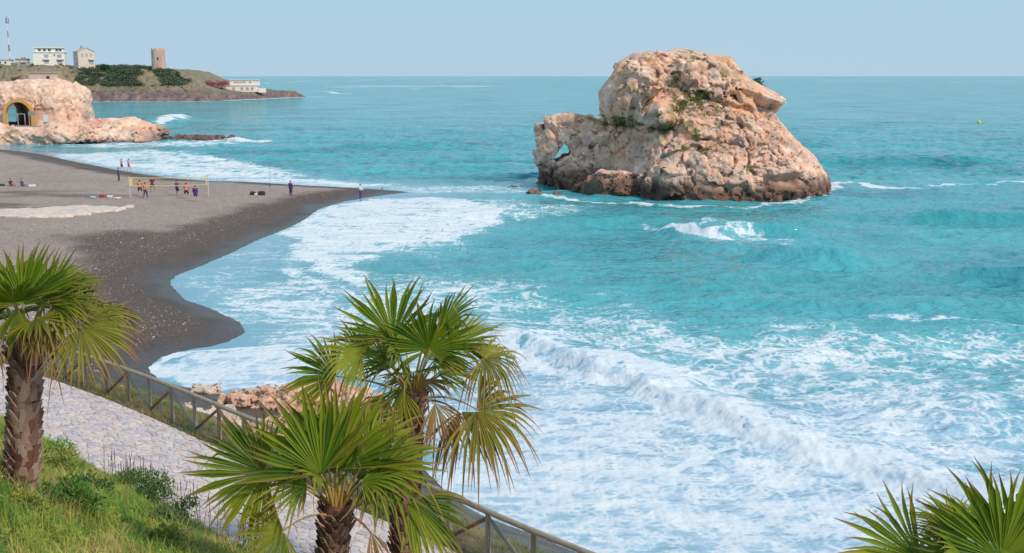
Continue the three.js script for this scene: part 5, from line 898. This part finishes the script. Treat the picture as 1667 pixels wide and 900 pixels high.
function person(x, z, ry, pose, o, label, grp, y = groundH(x, z)) {
  const J = { ...pose, ...(o.pose || {}) }, g = group('person', x, Math.max(y, o.minY ?? -9) - 0.01, z, ry); tag(g, label, 'person', grp);
  const limb = (p, q, ra, rb) => (X, Y, Z) => capD(X, Y, Z, J[p], J[q], ra, rb);
  const torso = [limb('pel', 'wst', 0.125, 0.115), limb('wst', 'cst', 0.115, 0.14), (X, Y, Z) => capD(X, Y, Z, J.sL, J.sR, 0.075, 0.075), limb('pL', 'pR', 0.10, 0.10), limb('cst', 'nck', 0.12, 0.06)];
  const arms = [limb('sL', 'eL', 0.052, 0.042), limb('sR', 'eR', 0.052, 0.042)], fore = [limb('eL', 'hL', 0.042, 0.028), limb('eR', 'hR', 0.042, 0.028), (X, Y, Z) => Math.hypot(X - J.hL[0], Y - J.hL[1] + 0.05, Z - J.hL[2] - 0.01) - 0.045, (X, Y, Z) => Math.hypot(X - J.hR[0], Y - J.hR[1] + 0.05, Z - J.hR[2] - 0.01) - 0.045];
  const thigh = [limb('pL', 'kL', 0.088, 0.06), limb('pR', 'kR', 0.088, 0.06)], calf = [limb('kL', 'aL', 0.058, 0.036), limb('kR', 'aR', 0.058, 0.036), limb('aL', 'tL', 0.04, 0.032), limb('aR', 'tR', 0.04, 0.032)];
  const head = [limb('nck', 'hed', 0.052, 0.06), (X, Y, Z) => (Math.hypot((X - J.hed[0]) / 0.078, (Y - J.hed[1] - 0.01) / 0.115, (Z - J.hed[2]) / 0.095) - 1) * 0.078, (X, Y, Z) => Math.hypot(X - J.hed[0], Y - J.hed[1] + 0.005, Z - J.hed[2] - 0.098) - 0.018];
  const join = (fs, k) => (X, Y, Z) => { let d = fs[0](X, Y, Z); for (let i = 1; i < fs.length; i++) d = smin(d, fs[i](X, Y, Z), k); return d; };
  let lo = [9, 9, 9], hi = [-9, -9, -9]; for (const k in J) for (let i = 0; i < 3; i++) { lo[i] = Math.min(lo[i], J[k][i] - 0.2); hi[i] = Math.max(hi[i], J[k][i] + 0.2); }
  const build = (name, f, m) => { const q = surfaceNets(f, lo, hi, 0.03); if (q.attributes.position.count) mesh(name, orient(q, f), m, g); };
  build('body', join([...torso, ...arms, ...fore, ...thigh, ...calf, ...head], 0.035), o.skin ? cloth(o.skin) : skinMat);
  const up = join([...torso.slice(0, 3), torso[3], ...arms, ...(o.long ? fore.slice(0, 2) : [])], 0.05);
  if (o.top) build('shirt', (X, Y, Z) => Math.max(up(X, Y, Z) - 0.022, J.pel[1] + 0.0 - Y, Y - J.nck[1] + 0.01), cloth(o.top));
  const dn = join([torso[0], torso[3], ...thigh, ...(o.trousers ? calf.slice(0, 2) : [])], 0.05);
  if (o.bottom) build(o.trousers ? 'trousers' : 'shorts', (X, Y, Z) => Math.max(dn(X, Y, Z) - 0.02, Y - J.pel[1] - 0.07, o.trousers ? -1 : pose === SIT ? -1 : 0.55 - Y), cloth(o.bottom));
  build('hair', (X, Y, Z) => Math.max((Math.hypot((X - J.hed[0]) / 0.09, (Y - J.hed[1] - 0.02) / 0.122, (Z - J.hed[2] + 0.012) / 0.103) - 1) * 0.09, -(Y - J.hed[1] + 0.5 * (-(Z - J.hed[2]) ) + 0.0) + (o.longHair ? -0.1 : 0.0)), cloth(o.hair || [0.035, 0.022, 0.015]));
  return g;
}
const step = { kL: [-0.11, 0.50, 0.14], aL: [-0.12, 0.10, 0.16], tL: [-0.12, 0.05, 0.32], kR: [0.11, 0.50, -0.02], aR: [0.12, 0.14, -0.22], tR: [0.12, 0.05, -0.10], eL: [-0.24, 1.15, -0.12], hL: [-0.24, 0.92, -0.10], eR: [0.24, 1.15, 0.08], hR: [0.22, 0.95, 0.24] };
const ready = { kL: [-0.2, 0.5, 0.12], kR: [0.2, 0.5, 0.12], aL: [-0.26, 0.09, -0.02], aR: [0.26, 0.09, -0.02], tL: [-0.3, 0.04, 0.13], tR: [0.3, 0.04, 0.13], eL: [-0.27, 1.18, 0.12], eR: [0.27, 1.18, 0.12], hL: [-0.16, 1.05, 0.36], hR: [0.16, 1.05, 0.36] };
const wide = { ...ready, eL: [-0.45, 1.36, 0.04], hL: [-0.70, 1.34, 0.10], eR: [0.42, 1.30, 0.04], hR: [0.62, 1.20, 0.12] };
person(-50.07, -139.78, 2.2, STAND, { top: [0.07, 0.09, 0.20], bottom: [0.05, 0.06, 0.12], trousers: true, long: true }, 'person in dark blue standing on the wet sand left of the net');
person(-58.34, -164.4, 2.6, STAND, { pose: step, top: [0.72, 0.24, 0.30], bottom: [0.20, 0.12, 0.18], skin: [0.55, 0.30, 0.26] }, 'left person of the pair in pink wading at the water edge', null, 0.02);
person(-57.35, -164.6, 2.6, STAND, { pose: step, top: [0.78, 0.30, 0.36], bottom: [0.66, 0.22, 0.28], skin: [0.55, 0.30, 0.26] }, 'right person of the pair in pink wading at the water edge', null, 0.02);
person(-41.3, -121.6, 3.3, STAND, { pose: ready, top: [0.72, 0.24, 0.08], bottom: [0.10, 0.04, 0.06] }, 'volleyball player in orange shirt and dark shorts, leftmost at the net');
person(-39.95, -119.3, 2.9, STAND, { pose: step, top: [0.76, 0.28, 0.10], bottom: [0.06, 0.08, 0.20], trousers: true }, 'volleyball player in orange shirt and long blue trousers at the net');
person(-41.2, -125.6, 0.2, STAND, { pose: ready, top: [0.12, 0.02, 0.04], bottom: [0.16, 0.05, 0.05] }, 'volleyball player in dark red behind the net');
person(-37.28, -121.9, 2.4, STAND, { pose: wide, top: [0.10, 0.09, 0.32], bottom: [0.02, 0.02, 0.05] }, 'volleyball player in blue shirt with arms spread wide');
person(-35.5, -119.3, 3.1, STAND, { pose: ready, top: [0.74, 0.24, 0.24], bottom: [0.03, 0.01, 0.02] }, 'volleyball player in pink shirt and black shorts');
person(-33.75, -116.7, 3.3, STAND, { pose: step, top: [0.08, 0.03, 0.22], bottom: [0.08, 0.03, 0.22], long: true }, 'volleyball player all in purple, nearest at the right of the net');
person(-60.3, -132.0, 1.3, SIT, { top: [0.05, 0.03, 0.07], bottom: [0.24, 0.10, 0.16], trousers: true, long: true }, 'left person of the seated pair on the dry sand');
person(-58.9, -131.9, 1.5, SIT, { top: [0.06, 0.06, 0.22], bottom: [0.10, 0.14, 0.30], trousers: true, long: true, hair: [0.16, 0.05, 0.03] }, 'right person of the seated pair, red haired in blue');
person(-25.17, -124.6, 2.6, STAND, { top: [0.09, 0.04, 0.18], bottom: [0.06, 0.03, 0.15], trousers: true, long: true }, 'person in dark purple standing on the sand bar');
person(-17.5, -126.4, 1.2, STAND, { pose: { hL: [-0.12, 1.1, 0.3], hR: [0.16, 1.08, 0.32], eL: [-0.25, 1.16, 0.06], eR: [0.25, 1.16, 0.06] }, top: [0.55, 0.60, 0.68], bottom: [0.09, 0.03, 0.22], trousers: true, long: true }, 'angler in white top and purple trousers near the end of the sand bar');
for (const [i, [x, z, ry, t]] of [[-108.6, -243.6, 3, [0.03, 0.03, 0.05]], [-107.9, -244.4, 0.3, [0.05, 0.03, 0.04]], [-107.0, -243.0, 2.8, [0.03, 0.04, 0.06]]].entries())
  person(x, z, ry, STAND, { pose: step, top: t, bottom: [0.03, 0.03, 0.04], trousers: true, long: true, skin: [0.3, 0.17, 0.12] }, ['leftmost of three dark figures walking in the tunnel', 'middle one of three dark figures walking in the tunnel', 'rightmost of three dark figures walking in the tunnel'][i], null, TUN.floor + 0.06);

// ------------------------------------------------------------------ things on the beach
{
  const A = [-41.9, -120.1], B = [-33.62, -121.3], ang = Math.atan2(B[1] - A[1], B[0] - A[0]), L = Math.hypot(B[0] - A[0], B[1] - A[1]), y = groundH(A[0], A[1]);
  const n = group('volleyball_net', A[0], y, A[1], -ang); tag(n, 'beach volleyball net with yellow bands between two pale posts', 'net'); n.scale.y = 0.9;
  const pm = std([0.60, 0.58, 0.56], 0.6), ym = std([0.78, 0.55, 0.16], 0.7); seed = 3;
  for (const x of [0, L]) { mesh('post', rod(V(x, -0.3, 0), V(x, 2.5, 0), 0.045, 0.04, 10), pm, n); mesh('post_cap', rod(V(x, 2.5, 0), V(x, 2.56, 0), 0.06, 0.05, 10), ym, n); }
  const sag = x => -0.10 * (1 - Math.pow(2 * x / L - 1, 2)), strip = (y0, h) => { const pos = [], idx = []; for (let i = 0; i <= 24; i++) { const x = i / 24 * L, s = sag(x); for (const [dy, dz] of [[0, 0.012], [h, 0.012], [h, -0.012], [0, -0.012]]) pos.push(x, y0 + s + dy, dz); } for (let i = 0; i < 24; i++) for (let k = 0; k < 4; k++) { const a = i * 4 + k, b = i * 4 + (k + 1) % 4; idx.push(a, a + 4, b, b, a + 4, b + 4); } return geoFrom(pos, idx); };
  mesh('top_band', strip(2.35, 0.08), ym, n); mesh('bottom_band', strip(1.40, 0.07), ym, n);
  mesh('side_band', box(0.26, 0.95, 0.02, 0.2, 1.9), ym, n); mesh('side_band', box(0.12, 0.95, 0.02, L - 0.16, 1.9), ym, n);
  const w = []; for (let x = 0.1; x < L; x += 0.12) w.push(rod(V(x, 1.46 + sag(x), 0), V(x, 2.34 + sag(x), 0), 0.0025, 0.0025, 3)); for (let k = 1; k < 8; k++) for (let i = 0; i < 12; i++) w.push(rod(V(i / 12 * L, 1.42 + k * 0.115 + sag(i / 12 * L), 0), V((i + 1) / 12 * L, 1.42 + k * 0.115 + sag((i + 1) / 12 * L), 0), 0.0025, 0.0025, 3));
  const net = mesh('net_mesh', mergeGeometries(w), std([0.10, 0.09, 0.09], 0.9), n); net.userData.kind = 'stuff';
}
function fishingRod(x, z, tilt, L, label) { const y = groundH(x, z), g = group('fishing_rod', x, y - 0.05, z); tag(g, label, 'fishing rod', 'fishing rods on the sand bar'); const m = std([0.10, 0.10, 0.11], 0.4); mesh('rod', rod(V(0, 0.4, 0), V(tilt, L, 0.3), 0.02, 0.008, 6), m, g); mesh('stand', rod(V(0, -0.2, 0), V(tilt * 0.25, 0.9, 0.06), 0.028, 0.028, 6), std([0.4, 0.4, 0.42], 0.4, { metalness: 0.5 }), g); mesh('reel', new THREE.TorusGeometry(0.06, 0.03, 6, 12).translate(tilt * 0.25, 0.95, 0.12), m, g); }
fishingRod(-27.69, -125.4, 0.1, 3.6, 'upright fishing rod stuck in the sand by the dark bags'); fishingRod(-15.6, -129.6, 0.9, 1.9, 'leaning fishing rod at the end of the sand bar');
function softThing(name, x, z, r, c, sd, label, cat, grp) { const f = (a, b, d) => (Math.pow(Math.pow(Math.abs(a / r[0]), 3) + Math.pow(Math.abs(b / r[1]), 3) + Math.pow(Math.abs(d / r[2]), 3), 1 / 3) - 1) * Math.min(...r) + 0.25 * Math.min(...r) * n3(a * 5 + sd, b * 6, d * 5); const m = r.map(v => v * 1.3); const g = orient(surfaceNets(f, m.map(v => -v), m, Math.max(0.02, Math.min(...r) / 5)), f); const o = mesh(name, g, cloth(c)); o.position.set(x, groundH(x, z) + r[1] * 0.8, z); tag(o, label, cat, grp); return o; }
softThing('bag', -29.3, -123.8, [0.32, 0.22, 0.2], [0.03, 0.025, 0.03], 1, 'left one of the dark bags lying by the upright fishing rod', 'bag');
softThing('bag', -28.3, -123.8, [0.38, 0.26, 0.22], [0.035, 0.03, 0.035], 2, 'right one of the dark bags, with a pale box beside it', 'bag');
softThing('cool_box', -28.9, -123.4, [0.16, 0.14, 0.14], [0.6, 0.58, 0.56], 3, 'small pale box between the two dark bags', 'box');
softThing('towel', -45.6, -118.9, [0.34, 0.12, 0.26], [0.36, 0.45, 0.55], 4, 'pale blue towel heap, leftmost of the things left of the net', 'towel');
softThing('beach_bag', -44.8, -120.0, [0.38, 0.2, 0.26], [0.40, 0.08, 0.06], 5, 'red bag lying on the sand left of the net', 'bag');
softThing('beach_bag', -43.7, -118.9, [0.32, 0.18, 0.24], [0.50, 0.55, 0.62], 6, 'pale grey blue bag on the sand right of the red bag', 'bag');
softThing('towel', -42.7, -118.3, [0.40, 0.10, 0.26], [0.72, 0.58, 0.48], 7, 'cream towel on the sand nearest the left net post', 'towel');
softThing('blanket', -61.9, -132.2, [0.75, 0.12, 0.3], [0.04, 0.03, 0.06], 8, 'dark blanket left of the seated pair', 'blanket');
softThing('beach_bag', -57.6, -131.6, [0.40, 0.14, 0.28], [0.55, 0.66, 0.72], 9, 'pale bag right of the seated pair', 'bag');
{ // floats out at sea
  const b = group('buoy', 140.4, 0, -333); tag(b, 'yellow buoy floating far right on the open sea', 'buoy'); mesh('float', new THREE.SphereGeometry(0.55, 16, 12).scale(1, 0.8, 1).translate(0, 0.2, 0), std([0.85, 0.60, 0.03], 0.4), b); mesh('top_mark', rod(V(0, 0.5, 0), V(0, 1.15, 0), 0.14, 0.06, 8), std([0.85, 0.60, 0.03], 0.4), b);
  const w = group('buoy', 140.5, 0, -572); tag(w, 'tiny white buoy on the sea just right of the rock island cap', 'buoy'); mesh('float', new THREE.SphereGeometry(0.6, 12, 10).translate(0, 0.25, 0), WHITE, w); mesh('top_mark', rod(V(0, 0.7, 0), V(0, 1.2, 0), 0.1, 0.05, 6), WHITE, w);
}
{ // pebbles
  seed = 909; const L = [], C = [], g = new THREE.IcosahedronGeometry(0.5, 1); g.scale(1, 0.55, 0.8);
  for (let i = 0; i < 40000 && L.length < 9500; i++) { const t = rnd(), z = -lerp(50, 150, t * t), x = rr(-0.56, -0.08) * -z, d = shoreD(x, z); if (d < 2.2) continue; const dm = polySD(DAMP, x, z), dens = dm > 0 ? (d > 4 ? 0.9 : 0.25) : dm > -9 ? 0.45 : 0.12; if (rnd() > dens * (0.5 + 0.9 * clamp(0.5 + fbm2(x * 0.3, z * 0.3, 2)))) continue; if (z > -62 && railU(x, z) > -5) continue; const s = rr(0.035, 0.10) * (rnd() < 0.06 ? 1.9 : 1); L.push([x, groundH(x, z) + s * 0.12, z, s, rr(0, 6)]); const k = rr(0.35, 1.25), w = rnd(); C.push(w < 0.35 ? [0.52 * k, 0.47 * k, 0.44 * k] : [0.30 * k, 0.25 * k, 0.235 * k]); }
  stuff(instanced('beach_pebbles', g, std([1, 1, 1], 0.7), L, C), 'small pale pebbles strewn over the dark sand', 'pebbles');
}
renderer.render(scene, camera);
